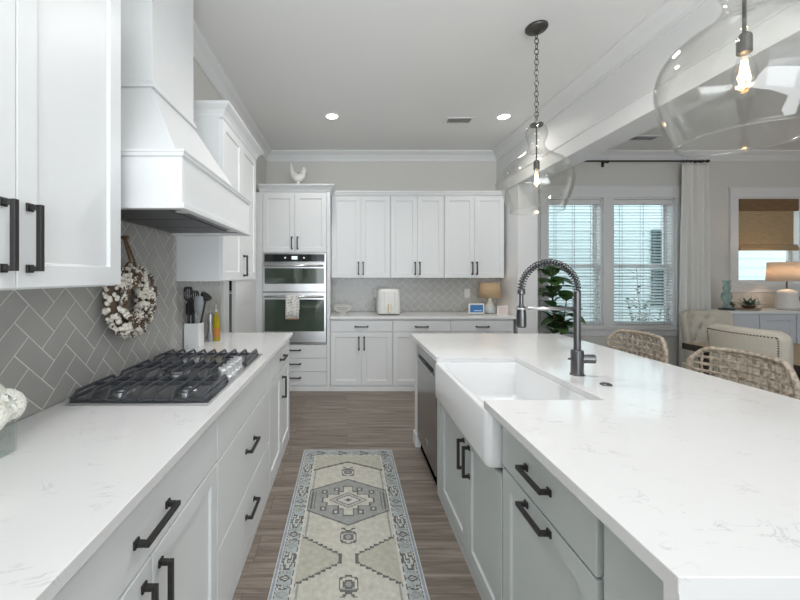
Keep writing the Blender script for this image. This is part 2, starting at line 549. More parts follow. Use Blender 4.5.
W1 = (2.80, 3.571, 0.70, 2.50)
W2 = (3.712, 4.58, 0.70, 2.50)
W3 = (5.45, 6.34, 1.285, 2.506)
wall_holes('wall_back', 'x', YB, YB + 0.15, XL - 0.15, 7.4, [W1, W2, W3], 'wall')
wall_holes('wall_left', 'y', XL - 0.15, XL, -4.6, YB, [(3.44, 4.36, 0.0, 2.06)], 'wall')
wall_holes('wall_right', 'y', 7.25, 7.4, -4.6, YB, [], 'wall')
bm = BM(); box(bm, 2.33, 7.4, -4.75, -4.6, 0, ZC); struct('wall_rear_light_block', bm, 'wall')  # added unseen wall, cuts sky light entering the dining side
bm = BM(); box(bm, XR0, XR1, 4.46, YB, 0, 2.535); struct('wall_stub', bm, 'trim', bevel=0.003)
bm = BM(); box(bm, XR0, XR1, -4.6, YB, 2.535, ZC); struct('header_beam', bm, 'trim')
# casing boards on the header
bm = BM()
box(bm, XR0 - 0.016, XR0, -4.6, YB, 2.535, 2.69)
box(bm, XR0 - 0.024, XR0, -4.6, YB, 2.672, 2.69)
struct('trim_1', bm, 'trim', bevel=0.002)
# pantry behind the left door
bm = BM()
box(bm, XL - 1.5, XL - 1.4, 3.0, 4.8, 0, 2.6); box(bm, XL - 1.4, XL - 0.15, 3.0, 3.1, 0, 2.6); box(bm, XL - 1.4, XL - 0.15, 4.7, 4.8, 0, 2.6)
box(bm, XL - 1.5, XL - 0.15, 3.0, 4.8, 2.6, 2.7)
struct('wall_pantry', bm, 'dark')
bm = BM(); box(bm, XL - 1.4, XL - 0.2, 4.3, 4.7, 1.20, 1.225); s = struct('pantry_shelf', bm, 'cab')

# crown mouldings
CP = [(0, ZC - 0.13), (0.012, ZC - 0.13), (0.016, ZC - 0.10), (0.045, ZC - 0.055), (0.085, ZC - 0.028), (0.095, ZC - 0.018), (0.095, ZC), (0, ZC)]
def crown(name, axis, base, sgn, a0, a1):
    bm = BM(); prism(bm, [(base + sgn * p, z) for p, z in CP], a0, a1, axis); return struct(name, bm, 'trim')
crown('trim_2', 'x', YB, -1, XL, XR0)
crown('trim_3', 'x', YB, -1, XR1, 7.25)
crown('trim_4', 'y', XL, 1, -4.6, YB)
crown('trim_5', 'y', XR0, -1, -4.6, YB)
crown('trim_6', 'y', XR1, 1, -4.6, YB)
# baseboards
bm = BM(); box(bm, XR1, 4.8, YB - 0.015, YB, 0, 0.13); struct('baseboard_back', bm, 'trim', bevel=0.003)
bm = BM(); box(bm, 7.235, 7.25, -4.6, YB, 0, 0.13); struct('baseboard_right', bm, 'trim', bevel=0.003)

# backsplashes of herringbone tile
def herringbone(name, to_world, a0, a1, z0, z1, W, m, cuts=()):
    bm = BM()
    L = 2 * W; g = 0.0019; T = 0.006
    c45 = math.cos(PI / 4)
    N = int((a1 - a0 + z1 - z0) / W) + 6
    tiles = []
    for i in range(-N, N):
        for j in range(-N, N):
            ox, oy = i + 2 * j, i - 2 * j
            tiles.append((ox, oy, ox + 2, oy + 1)); tiles.append((ox, oy + 1, ox + 1, oy + 3))
    cx, cz = (a0 + a1) / 2, (z0 + z1) / 2
    for x0, y0, x1, y1 in tiles:
        q = []
        for x, y in ((x0 * W + g, y0 * W + g), (x1 * W - g, y0 * W + g), (x1 * W - g, y1 * W - g), (x0 * W + g, y1 * W - g)):
            q.append(((x - y) * c45 + cx, (x + y) * c45 + cz))
        if max(p[0] for p in q) < a0 or min(p[0] for p in q) > a1 or max(p[1] for p in q) < z0 or min(p[1] for p in q) > z1:
            continue
        mx, mz = sum(p[0] for p in q) / 4, sum(p[1] for p in q) / 4
        b = [bm.verts.new((p[0], p[1], 0)) for p in q]
        t = [bm.verts.new((p[0] + (mx - p[0]) * 0.02, p[1] + (mz - p[1]) * 0.02, T)) for p in q]
        bm.faces.new(t)
        for k in range(4):
            bm.faces.new((b[k], b[(k + 1) % 4], t[(k + 1) % 4], t[k]))
    for co, no in (((a0, 0, 0), (-1, 0, 0)), ((a1, 0, 0), (1, 0, 0)), ((0, z0, 0), (0, -1, 0)), ((0, z1, 0), (0, 1, 0))):
        bmesh.ops.bisect_plane(bm, geom=bm.verts[:] + bm.edges[:] + bm.faces[:], plane_co=co, plane_no=no, clear_outer=True)
    for v in bm.verts:
        v.co = to_world(v.co.x, v.co.y, v.co.z + 0.004)
    nt_ = len(bm.faces)
    vs = []
    for d in (0.0005, 0.0085):
        vs.append([bm.verts.new(to_world(*p, d)) for p in ((a0, z0), (a1, z0), (a1, z1), (a0, z1))])
    gf = [bm.faces.new(vs[0][::-1]), bm.faces.new(vs[1])]
    for k in range(4):
        gf.append(bm.faces.new((vs[0][k], vs[0][(k + 1) % 4], vs[1][(k + 1) % 4], vs[1][k])))
    for f in gf:
        f.material_index = 1
    o = struct(name, bm, [m, 'grout'])
    return o
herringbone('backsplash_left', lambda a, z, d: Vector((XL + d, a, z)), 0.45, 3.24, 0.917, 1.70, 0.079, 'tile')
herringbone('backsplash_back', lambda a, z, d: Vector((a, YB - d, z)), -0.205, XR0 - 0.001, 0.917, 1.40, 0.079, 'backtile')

# pantry door, ajar, with casing
bm = BM()
box(bm, XL, XL + 0.02, 3.30, 3.44, 0, 2.16); box(bm, XL, XL + 0.02, 4.36, 4.44, 0, 2.16); box(bm, XL, XL + 0.02, 3.44, 4.36, 2.06, 2.16)
box(bm, XL - 0.15, XL, 3.425, 3.44, 0, 2.06); box(bm, XL - 0.15, XL, 4.36, 4.375, 0, 2.06)
struct('trim_7', bm, 'trim', bevel=0.003)
bm = BM()
FD = Frame((0, 0, 0), (0, -1, 0), (1, 0, 0))
fbox(bm, FD, 0, 0.80, -0.035, 0, 0.01, 2.05)
shaker(bm, FD, 0.0, 0.80, 0.01, 1.22, t=0.004, stile=0.11, rec=0.003, d=0)
shaker(bm, FD, 0.0, 0.80, 1.22, 2.05, t=0.004, stile=0.11, rec=0.003, d=0)
dr = struct('door_1', bm, 'trim', origin=(0, 0, 0)); dr.location = (XL + 0.012, 4.355, 0); dr.rotation_euler = (0, 0, math.radians(2.2))

# ---------------------------------------------------------------- windows
def window(name, H, cas=0.115, meet=None):
    x0, x1, z0, z1 = H
    bm = BM()
    # jamb lining
    box(bm, x0, x0 + 0.02, YB - 0.001, YB + 0.15, z0, z1); box(bm, x1 - 0.02, x1, YB - 0.001, YB + 0.15, z0, z1)
    box(bm, x0, x1, YB - 0.001, YB + 0.15, z1 - 0.02, z1); box(bm, x0, x1, YB - 0.03, YB + 0.15, z0, z0 + 0.025)
    o = struct(name, bm, 'trim', origin=((x0 + x1) / 2, YB, z0), bevel=0.002)
    def sash(a, b, y, nm='sash'):
        bm = BM(); t = 0.045
        box(bm, x0 + 0.02, x0 + 0.02 + t, y, y + 0.03, a, b); box(bm, x1 - 0.02 - t, x1 - 0.02, y, y + 0.03, a, b)
        box(bm, x0 + 0.02 + t, x1 - 0.02 - t, y, y + 0.03, a, a + t); box(bm, x0 + 0.02 + t, x1 - 0.02 - t, y, y + 0.03, b - t, b)
        s = obj(nm, bm, 'trim', o, bevel=0.003)
        bm = BM(); box(bm, x0 + 0.02 + t, x1 - 0.02 - t, y + 0.012, y + 0.016, a + t, b - t); obj('pane', bm, 'pane', s)
    if meet:
        sash(z0 + 0.025, meet + 0.02, YB + 0.075); sash(meet - 0.025, z1 - 0.02, YB + 0.108)
    else:
        sash(z0 + 0.025, z1 - 0.02, YB + 0.09)
    return o
window('window_1', W1, meet=1.55); window('window_2', W2, meet=1.55); window('window_3', W3)
bm = BM()
box(bm, 2.70, 2.80, YB - 0.022, YB, 0.70, 2.50); box(bm, 3.571, 3.712, YB - 0.022, YB, 0.70, 2.50); box(bm, 4.58, 4.69, YB - 0.022, YB, 0.70, 2.50)
box(bm, 2.69, 4.70, YB - 0.026, YB, 2.50, 2.655); box(bm, 2.67, 4.72, YB - 0.035, YB, 2.645, 2.665)
box(bm, 2.66, 4.73, YB - 0.05, YB, 0.665, 0.70); box(bm, 2.70, 4.69, YB - 0.02, YB, 0.575, 0.665)
struct('trim_8', bm, 'trim', bevel=0.003)
bm = BM()
box(bm, 5.34, 5.45, YB - 0.022, YB, 1.285, 2.506); box(bm, 6.34, 6.45, YB - 0.022, YB, 1.285, 2.506)
box(bm, 5.34, 6.45, YB - 0.024, YB, 2.506, 2.635); box(bm, 5.32, 6.47, YB - 0.032, YB, 2.625, 2.645)
box(bm, 5.32, 6.47, YB - 0.045, YB, 1.25, 1.285); box(bm, 5.34, 6.45, YB - 0.02, YB, 1.185, 1.25)
struct('trim_9', bm, 'trim', bevel=0.003)

# ================================================================ LEFT RUN
FL = Frame((-0.52, 0, 0), (0, 1, 0), (1, 0, 0))   # face of carcass; door fronts land at X = -0.50
def left_base(label, a0, a1):
    t = thing('base_cabinet', label, 'cabinet', (-0.80, (a0 + a1) / 2, 0))
    bm = BM(); fbox(bm, FL, a0, a1, -0.595, 0.0, 0.0, 0.884); obj('carcass', bm, 'cab', t)
    bm = BM(); fbox(bm, FL, a0 + 0.001, a1 - 0.001, 0.0, 0.019, 0.0, 0.045); obj('base_rail', bm, 'cab', t)
    return t
t = left_base('white base cabinet nearest the camera under the left counter, two doors below a drawer', 0.464, 1.408)
d = drawer(t, FL, 0.468, 1.406, 0.70, 0.872, 'cab'); pull(d, FL, 0.938, 0.778, False, 0.165)
d = door(t, FL, 0.468, 0.936, 0.05, 0.695, 'cab'); pull(d, FL, 0.895, 0.57, True)
d = door(t, FL, 0.936, 1.406, 0.05, 0.695, 'cab'); pull(d, FL, 0.975, 0.57, True)
t = left_base('white wide drawer cabinet directly under the gas cooktop', 1.409, 2.352)
drawer(t, FL, 1.410, 2.350, 0.692, 0.872, 'cab')
d = drawer(t, FL, 1.410, 2.350, 0.345, 0.688, 'cab'); pull(d, FL, 1.88, 0.542, False)
d = drawer(t, FL, 1.410, 2.350, 0.05, 0.341, 'cab'); pull(d, FL, 1.88, 0.217, False)
t = left_base('white base cabinet at the far end of the left counter, beyond the cooktop', 2.353, 3.18)
d = drawer(t, FL, 2.355, 3.175, 0.70, 0.872, 'cab'); pull(d, FL, 2.80, 0.785, False)
door(t, FL, 2.355, 2.765, 0.05, 0.695, 'cab')
d = door(t, FL, 2.765, 3.175, 0.05, 0.695, 'cab'); pull(d, FL, 2.815, 0.555, True)
bm = BM(); box(bm, -1.122, -0.478, 0.45, 3.20, 0.885, 0.915)
tag(obj('countertop', bm, 'quartz', bevel=0.002), 'white quartz countertop along the left wall, holding the gas cooktop', 'countertop')

FU = Frame((-0.835, 0, 0), (0, 1, 0), (1, 0, 0))
CR = [(2.45, 0.0), (2.462, 0.006), (2.475, 0.008), (2.495, 0.022), (2.515, 0.048), (2.524, 0.056), (2.535, 0.058)]
def left_upper(label, a0, a1, split, crl, crr):
    t = thing('wall_cabinet', label, 'cabinet', (-0.98, (a0 + a1) / 2, 1.375))
    bm = BM(); fbox(bm, FU, a0, a1, -0.285, 0.0, 1.375, 2.45); obj('carcass', bm, 'cab', t, bevel=0.0015, bseg=1)
    bm = BM(); crown_cap(bm, FU, a0, a1, -0.285, 0.02, CR, crl, crr); obj('crown', bm, 'cab', t)
    d1 = door(t, FU, a0 + 0.002, split, 1.378, 2.448, 'cab'); d2 = door(t, FU, split, a1 - 0.002, 1.378, 2.448, 'cab')
    return d1, d2
d1, d2 = left_upper('white wall cabinet nearest the camera at left, cut off by the picture edge', 0.48, 1.32, 0.90, True, True)
pull(d1, FU, 0.862, 1.507, True, 0.17); pull(d2, FU, 0.935, 1.507, True, 0.17)
d1, d2 = left_upper('white wall cabinet with crown beyond the range hood', 2.395, 3.27, 2.83, True, True)
pull(d2, FU, 2.875, 1.49, True, 0.165)

# range hood
t = thing('range_hood', 'white wooden range hood with tapered body above the gas cooktop', 'range hood', (-0.88, 1.875, 1.68))
XH = XL + 0.012
bm = BM()
y0, y1, xf = 1.40, 2.35, -0.632
box(bm, XH, xf, y0, y0 + 0.02, 1.68, 1.87); box(bm, XH, xf, y1 - 0.02, y1, 1.68, 1.87); box(bm, xf - 0.02, xf, y0 + 0.02, y1 - 0.02, 1.68, 1.87)
box(bm, XH, xf - 0.02, y0 + 0.02, y1 - 0.02, 1.85, 1.87)
obj('apron', bm, 'cab', t, bevel=0.0015, bseg=1)
bm = BM()
rings(bm, [[(XH, y0 - e, z), (xf + e, y0 - e, z), (xf + e, y1 + e, z), (XH, y1 + e, z)] for z, e in ((1.866, 0.0), (1.872, 0.008), (1.882, 0.010), (1.886, 0.014), (1.893, 0.014))])
obj('apron_moulding', bm, 'cab', t)
bm = BM()
for a, b, c, d in ((XH, xf + 0.012, y0 - 0.012, y0 + 0.022), (XH, xf + 0.012, y1 - 0.022, y1 + 0.012), (xf - 0.022, xf + 0.012, y0 + 0.022, y1 - 0.022)):
    box(bm, a, b, c, d, 1.668, 1.692)
obj('bottom_lip', bm, 'cab', t, bevel=0.003)
bm = BM()
hull8(bm, [(XH, y0 + 0.03, 1.893), (-0.668, y0 + 0.03, 1.893), (-0.668, y1 - 0.03, 1.893), (XH, y1 - 0.03, 1.893)],
          [(XH, 1.65, 2.265), (-0.885, 1.65, 2.265), (-0.885, 2.10, 2.265), (XH, 2.10, 2.265)])
obj('tapered_body', bm, 'cab', t, bevel=0.002, bseg=1)
bm = BM(); box(bm, XH, -0.882, 1.652, 2.098, 2.265, ZC - 0.001); obj('chimney', bm, 'cab', t, bevel=0.0015, bseg=1)
bm = BM()
rings(bm, [[(XH, 1.652 - e, z), (-0.882 + e, 1.652 - e, z), (-0.882 + e, 2.098 + e, z), (XH, 2.098 + e, z)] for z, e in ((2.262, 0.0), (2.262, 0.014), (2.272, 0.014), (2.278, 0.010), (2.288, 0.008), (2.295, 0.0))])
obj('chimney_moulding', bm, 'cab', t)
bm = BM(); box(bm, XH + 0.002, xf - 0.0225, y0 + 0.0225, y1 - 0.0225, 1.684, 1.70)
li = obj('liner', bm, 'linersteel', t, bevel=0.003)
bm = BM()
for i in range(3):
    a = y0 + 0.09 + i * 0.265
    for k in range(9):
        box(bm, -1.06, -0.73, a + k * 0.027, a + k * 0.027 + 0.016, 1.678, 1.6845)
obj('baffle_filter', bm, 'linersteel', li)
for yy in (1.55, 2.2):
    bm = BM(); lathe(bm, [(0.03, 1.680), (0.03, 1.6845)], (-0.695, yy, 0), 16); obj('hood_lamp', bm, 'white_plastic', li)

# ---------------------------------------------------------------- cooktop
t = thing('gas_cooktop', 'stainless gas cooktop with black cast iron grates set in the left counter', 'cooktop', (-0.80, 1.84, 0.915))
CX0, CX1, CY0, CY1 = -1.074, -0.528, 1.39, 2.29
bm = BM()
rs = [[(CX0 + e, CY0 + e, z), (CX1 - e, CY0 + e, z), (CX1 - e, CY1 - e, z), (CX0 + e, CY1 - e, z)] for z, e in ((0.9155, 0.0), (0.921, 0.0), (0.925, 0.004), (0.925, 0.018), (0.921, 0.026))]
rings(bm, rs)
obj('tray', bm, 'steel', t)
def burner(x, y, r):
    bm = BM()
    lathe(bm, [(r * 1.15, 0.9212), (r * 1.15, 0.928), (r * 0.95, 0.932), (r * 0.95, 0.938)], (x, y, 0), 24)
    b = obj('burner', bm, 'steel', t, smooth=False)
    bm = BM(); lathe(bm, [(r, 0.938), (r, 0.944), (r * 0.85, 0.948), (0.004, 0.949)], (x, y, 0), 24); obj('burner_cap', bm, 'iron', b)
for x, y, r in ((-0.95, 1.545, 0.042), (-0.68, 1.545, 0.036), (-0.86, 1.84, 0.056), (-0.95, 2.135, 0.042), (-0.68, 2.135, 0.036)):
    burner(x, y, r)
def grate(ya, yb, xr):
    bm = BM()
    zt = 0.962; h = 0.012; b = 0.0055
    xa = CX0 + 0.006
    # frame bars
    for y in (ya + b, yb - b):
        box(bm, xa, xr, y - b, y + b, 0.926, 0.936)
    for x in (xa + b, xr - b):
        box(bm, x - b, x + b, ya, yb, 0.930, 0.944)
    n = max(7, int((xr - xa) / 0.058))
    for i in range(n + 1):
        x = xa + b + (xr - xa - 2 * b) * i / n
        # long finger with sloped ends
        P = [(ya, 0.927), (ya + 0.036, zt - 0.010), (yb - 0.036, zt - 0.010), (yb, 0.927), (yb, 0.936), (yb - 0.032, zt + 0.003), (ya + 0.032, zt + 0.003), (ya, 0.936)]
        prism(bm, P, x - 0.0048, x + 0.0048, 'x')
    for y in (ya + (yb - ya) * 0.5,):
        box(bm, xa, xr, y - 0.0045, y + 0.0045, zt - 0.014, zt + 0.001)
    for x in (xa + b, xr - b):
        for y in (ya + b, yb - b):
            box(bm, x - 0.007, x + 0.007, y - 0.007, y + 0.007, 0.9215, 0.932)
    obj('grate', bm, 'iron', t, bevel=0.0015, bseg=1)
grate(1.405, 1.688, -0.548); grate(1.696, 1.984, -0.645); grate(1.992, 2.265, -0.552)
for y in (1.725, 1.782, 1.84, 1.898, 1.955):
    bm = BM()
    lathe(bm, [(0.028, 0.9215), (0.028, 0.925), (0.022, 0.927), (0.023, 0.966), (0.020, 0.971), (0.004, 0.972)], (-0.585, y, 0), 24)
    box(bm, -0.606, -0.564, y - 0.006, y + 0.006, 0.971, 0.98)
    obj('knob', bm, 'knobsteel', t, bevel=0.001, bseg=1)

# ---------------------------------------------------------------- things on the left counter
Z0 = 0.9155
t = thing('utensil_crock', 'white marble utensil crock with grey veins beside the cooktop', 'crock', (-1.06, 2.527, Z0))
bm = BM()
def rr4(x0, x1, y0, y1, z, r, seg=4):
    return [(cx + r * math.cos(PI / 2 * (a + k / seg)), cy + r * math.sin(PI / 2 * (a + k / seg)), z) for cx, cy, a in ((x1 - r, y1 - r, 0), (x0 + r, y1 - r, 1), (x0 + r, y0 + r, 2), (x1 - r, y0 + r, 3)) for k in range(seg + 1)]
rings(bm, [rr4(-1.117, -1.003, 2.485, 2.57, Z0, 0.014), rr4(-1.117, -1.003, 2.485, 2.57, Z0 + 0.17, 0.014), rr4(-1.109, -1.011, 2.493, 2.562, Z0 + 0.17, 0.008), rr4(-1.109, -1.011, 2.493, 2.562, Z0 + 0.01, 0.008)])
obj('body', bm, 'marble', t)
def utensil(label, name, base, tip, head, m, hs):
    base = Vector(base); tip = Vector(tip)
    t = thing(name, label, 'kitchen utensil', base)
    d = (tip - base).normalized()
    bm = BM(); tube(bm, [base, base.lerp(tip, 0.5), tip], [0.008, 0.007, 0.006], 10); obj('grip', bm, m, t, smooth=True)
    bm = BM()
    c = tip + d * hs
    if head == 'ladle':
        lathe(bm, [(0.004, -0.04), (0.026, -0.034), (0.040, -0.012), (0.042, 0.006), (0.038, 0.006), (0.030, -0.014), (0.004, -0.030)], c, 20)
        bmesh.ops.rotate(bm, verts=bm.verts[:], cent=c, matrix=Matrix.Rotation(0.7, 3, 'Y'))
    elif head == 'spoon':
        ball(bm, c, 0.036, 3, (0.9, 0.3, 1.35))
    elif head == 'spatula':
        rs = []
        for f, wd in ((-1.0, 0.010), (-0.6, 0.026), (0.2, 0.032), (0.9, 0.030), (1.05, 0.02)):
            p = c + d * hs * f
            rs.append([p + Vector((wd, -0.003, 0)), p + Vector((wd, 0.003, 0)), p + Vector((-wd, 0.003, 0)), p + Vector((-wd, -0.003, 0))])
        rings(bm, rs)
    elif head == 'slotted':
        for k in range(5):
            x = -0.028 + k * 0.014
            tube(bm, [c + Vector((x * 0.4, 0, -0.045)), c + Vector((x, 0, -0.02)), c + Vector((x, 0, 0.03)), c + Vector((x * 0.7, 0, 0.05))], 0.0045, 8)
        tube(bm, [c + Vector((0.03 * math.cos(a), 0, 0.045 * math.sin(a))) for a in [2 * PI * k / 20 for k in range(20)]], 0.005, 8, closed=True)
    obj('head', bm, m, t, smooth=True)
zi = Z0 + 0.012
utensil('black ladle with its bowl up, leaning to the right in the marble crock', 'ladle', (-1.052, 2.55, zi), (-0.985, 2.552, 1.255), 'ladle', 'black_plastic', 0.018)
utensil('black slotted spoon standing tallest at the left of the marble crock', 'slotted_spoon', (-1.09, 2.505, zi), (-1.09, 2.505, 1.24), 'slotted', 'black_plastic', 0.045)
utensil('black serving spoon in the middle of the marble crock', 'serving_spoon', (-1.074, 2.53, zi), (-1.072, 2.53, 1.165), 'spoon', 'black_plastic', 0.04)
utensil('short black spoon leaning far left out of the marble crock', 'cooking_spoon', (-1.095, 2.545, zi), (-1.10, 2.545, 1.155), 'spoon', 'black_plastic', 0.025)
utensil('grey silicone spatula leaning right in the marble crock', 'spatula', (-1.025, 2.508, zi), (-1.018, 2.50, 1.15), 'spatula', 'grey_plastic', 0.06)
utensil('black slotted turner between the slotted spoon and the ladle in the crock', 'turner', (-1.06, 2.515, zi), (-1.052, 2.515, 1.215), 'slotted', 'black_plastic', 0.045)

def mill(label, x, y, h):
    t = thing('pepper_mill', label, 'pepper mill', (x, y, Z0))
    bm = BM(); lathe(bm, [(0.019, Z0), (0.019, Z0 + h * 0.28), (0.017, Z0 + h * 0.30)], (x, y, 0), 24); obj('glass_base', bm, 'grey_plastic', t, smooth=False)
    bm = BM(); lathe(bm, [(0.0175, Z0 + h * 0.30), (0.0185, Z0 + h * 0.33), (0.0185, Z0 + h * 0.93), (0.016, Z0 + h * 0.98), (0.004, Z0 + h)], (x, y, 0), 24); obj('steel_cylinder', bm, 'steel', t, smooth=False)
mill('taller steel pepper mill standing right of the marble crock', -1.03, 2.75, 0.215)
mill('shorter steel mill standing between the pepper mill and the oil bottle', -1.055, 2.90, 0.205)
t = thing('oil_bottle', 'yellow bottle of olive oil with pourer on the left counter', 'bottle', (-1.0, 2.79, Z0))
bm = BM(); lathe(bm, [(0.026, Z0), (0.029, Z0 + 0.004), (0.029, Z0 + 0.15), (0.024, Z0 + 0.175), (0.012, Z0 + 0.20), (0.011, Z0 + 0.225)], (-1.0, 2.79, 0), 24); obj('body', bm, 'oil', t, smooth=False)
bm = BM(); lathe(bm, [(0.0295, Z0 + 0.03), (0.0295, Z0 + 0.10)], (-1.0, 2.79, 0), 24, cap=False); obj('label', bm, 'honey', t)
bm = BM(); lathe(bm, [(0.013, Z0 + 0.222), (0.013, Z0 + 0.235), (0.005, Z0 + 0.245), (0.003, Z0 + 0.275)], (-1.0, 2.79, 0), 16); obj('pourer', bm, 'steel', t, smooth=False)

# flower vase
t = thing('flower_vase', 'square glass vase of white hydrangeas at the left picture edge', 'vase', (-1.0, 0.98, Z0))
bm = BM()
rbox(bm, -1.065, -0.935, 0.925, 1.035, Z0, Z0 + 0.105, 0.006, 2)
fs = [f for f in bm.faces if f.normal.z > 0.9 or (f.calc_center_median().z > Z0 + 0.104)]
bmesh.ops.delete(bm, geom=fs, context='FACES')
obj('glass', bm, 'vaseglass', t, solid=0.005)
bm = BM()
for k in range(7):
    a = k * 0.9
    tube(bm, [(-1.0 + 0.03 * math.cos(a * 2), 0.98 + 0.03 * math.sin(a * 2), Z0 + 0.01), (-1.0 + 0.025 * math.cos(a), 0.98 + 0.025 * math.sin(a), Z0 + 0.12)], 0.003, 6)
obj('stems', bm, 'leaf', t)
bm = BM()
for cx, cy, cz, R in ((-1.005, 0.985, 1.06, 0.066), (-0.955, 0.96, 1.035, 0.045), (-0.96, 1.02, 1.045, 0.045), (-1.04, 0.95, 1.05, 0.05)):
    ball(bm, (cx, cy, cz), R * 0.93, 2)
    for k in range(110):
        th = random.uniform(0, 2 * PI); ph = math.acos(random.uniform(-0.7, 1))
        nrm = Vector((math.sin(ph) * math.cos(th), math.sin(ph) * math.sin(th), math.cos(ph)))
        c = Vector((cx, cy, cz)) + nrm * R
        a = nrm.orthogonal().normalized(); b = nrm.cross(a)
        s = random.uniform(0.010, 0.014)
        r0 = random.uniform(0, PI)
        for q in range(4):
            g = r0 + q * PI / 2
            dd = a * math.cos(g) + b * math.sin(g); ee = nrm.cross(dd)
            vs = [bm.verts.new(p) for p in (c, c + dd * s * 0.6 + ee * s * 0.5 + nrm * 0.003, c + dd * s * 1.15 + nrm * 0.001, c + dd * s * 0.6 - ee * s * 0.5 + nrm * 0.003)]
            bm.faces.new(vs)
obj('blossoms', bm, 'petal', t, norm=False, solid=0.001)

# wreath on the tiles
WC = Vector((XL + 0.06, 1.80, 1.29))
t = thing('wreath', 'round wreath of white cotton bolls hanging on the grey tiles', 'wreath', (XL + 0.02, 1.80, 1.11))
bm = BM(); tube(bm, [WC + Vector((-0.01, 0.128 * math.cos(a), 0.128 * math.sin(a))) for a in [2 * PI * k / 40 for k in range(40)]], 0.030, 10, closed=True, up=(1, 0, 0))
obj('twig_ring', bm, 'bark', t, smooth=True)
bm = BM(); bm2 = BM()
for k in range(640):
    a = random.uniform(0, 2 * PI); b = random.uniform(-0.8 * PI, 0.8 * PI)
    rr = 0.128 + 0.046 * math.sin(b)
    c = WC + Vector((0.004 + 0.038 * math.cos(b), rr * math.cos(a), rr * math.sin(a)))
    if k % 4 < 3:
        c = c + Vector((random.uniform(0, 0.008), 0, 0))
        ball(bm, c, random.uniform(0.010, 0.017), 1, (0.9, random.uniform(0.8, 1.15), random.uniform(0.8, 1.15)))
    else:
        c = c + Vector((0.010 * math.cos(b) + 0.002, 0, 0))
        for q in range(4):
            g = q * PI / 2 + a
            e = Vector((0.004, math.cos(g) * 0.010, math.sin(g) * 0.010))
            tube(bm2, [c, c + e, c + e * 1.5 + Vector((0.004, 0, 0))], [0.004, 0.004, 0.001], 5)
obj('cotton_bolls', bm, 'boll', t, smooth=True); obj('seed_husks', bm2, 'bark', t)['kind'] = 'stuff'
bm = BM()
for s in (-1, 1):
    tube(bm, [WC + Vector((0.03, s * 0.02, 0.10)), WC + Vector((0.01, s * 0.018, 0.2)), WC + Vector((-0.02, s * 0.008, 0.29)), WC + Vector((-0.03, 0, 0.31))], 0.006, 8)
tube(bm, [WC + Vector((0.03 + 0.006 * math.sin(g), 0.02 * math.cos(g), 0.11 + 0.045 * math.sin(g))) for g in [2 * PI * k / 16 for k in range(16)]], 0.006, 8, closed=True)
obj('jute_loop', bm, 'rope', t, smooth=True)
bm = BM(); lathe(bm, [(0.008, 0), (0.008, 0.035), (0.012, 0.04)], (XL + 0.0105, 1.80, 1.60), 12, axis='x')
tag(obj('wall_hook', bm, 'rope'), 'small brown hook the cotton wreath hangs from', 'hook')

# ================================================================ BACK WALL RUN
YF = 4.49
FB = Frame((0, YF, 0), (1, 0, 0), (0, -1, 0))     # door fronts land at Y = 4.47
# oven tower
TX0, TX1 = -1.073, -0.208
t = thing('oven_cabinet', 'tall white cabinet housing the wall oven', 'cabinet', ((TX0 + TX1) / 2, 4.78, 0))
bm = BM()
box(bm, TX0, TX0 + 0.04, YF, YB - 0.005, 0, 2.44); box(bm, TX1 - 0.04, TX1, YF, YB - 0.005, 0, 2.44)
box(bm, TX0 + 0.04, TX1 - 0.04, YF, YB - 0.005, 1.69, 2.44); box(bm, TX0 + 0.04, TX1 - 0.04, YF, YB - 0.005, 0.0, 0.575)
box(bm, TX0 + 0.04, TX1 - 0.04, YB - 0.03, YB - 0.005, 0.575, 1.69)
obj('carcass', bm, 'cab', t)
bm = BM()
fbox(bm, FB, XL + 0.002, TX0 + 0.039, 0.0, 0.02, 0.0, 2.44); fbox(bm, FB, TX1 - 0.039, TX1, 0.0, 0.02, 0.0, 2.44)
fbox(bm, FB, TX0 + 0.039, TX1 - 0.039, 0.0, 0.012, 2.40, 2.44)
fbox(bm, FB, TX0, TX1, 0.0, 0.022, 0.0, 0.055)
obj('face_frame', bm, 'cab', t, bevel=0.0015, bseg=1)
bm = BM(); crown_cap(bm, FB, TX0, TX1, -0.60, 0.02, [(z - 0.01, e) for z, e in CR], False, True); obj('crown', bm, 'cab', t)
xm = (TX0 + TX1) / 2
d = door(t, FB, TX0 + 0.042, xm, 1.70, 2.42, 'cab'); pull(d, FB, xm - 0.035, 1.815, True, 0.15)
d = door(t, FB, xm, TX1 - 0.042, 1.70, 2.42, 'cab'); pull(d, FB, xm + 0.035, 1.815, True, 0.15)
for z0, z1 in ((0.405, 0.572), (0.237, 0.402), (0.068, 0.234)):
    d = drawer(t, FB, TX0 + 0.042, TX1 - 0.042, z0, z1, 'cab'); pull(d, FB, xm, (z0 + z1) / 2 + 0.015, False, 0.15)
# oven
OX0, OX1 = -1.028, -0.253
t = thing('wall_oven', 'stainless double wall oven with microwave above, built into the tall white cabinet', 'oven', ((OX0 + OX1) / 2, 4.75, 0.578))
bm = BM(); box(bm, OX0, OX1, 4.475, 5.05, 0.578, 1.688); obj('body', bm, 'dwsteel', t)
FO = Frame((0, 4.475, 0), (1, 0, 0), (0, -1, 0))
bm = BM(); fbox(bm, FO, OX0, OX1, 0, 0.022, 1.575, 1.683); p = obj('control_panel', bm, 'steel', t, bevel=0.002)
bm = BM(); fbox(bm, FO, OX0 + 0.02, OX1 - 0.02, 0.022, 0.024, 1.583, 1.677); g = obj('panel_glass', bm, 'blackglass', p)
bm = BM(); fbox(bm, FO, -0.675, -0.605, 0.024, 0.0246, 1.612, 1.652); obj('display', bm, 'display', p)
for x in (-0.755, -0.525):
    bm = BM(); lathe(bm, [(0.009, -0.001), (0.009, 0.001)], (x, 4.475 - 0.0255, 1.632), 16, axis='y'); obj('indicator', bm, 'display', p)
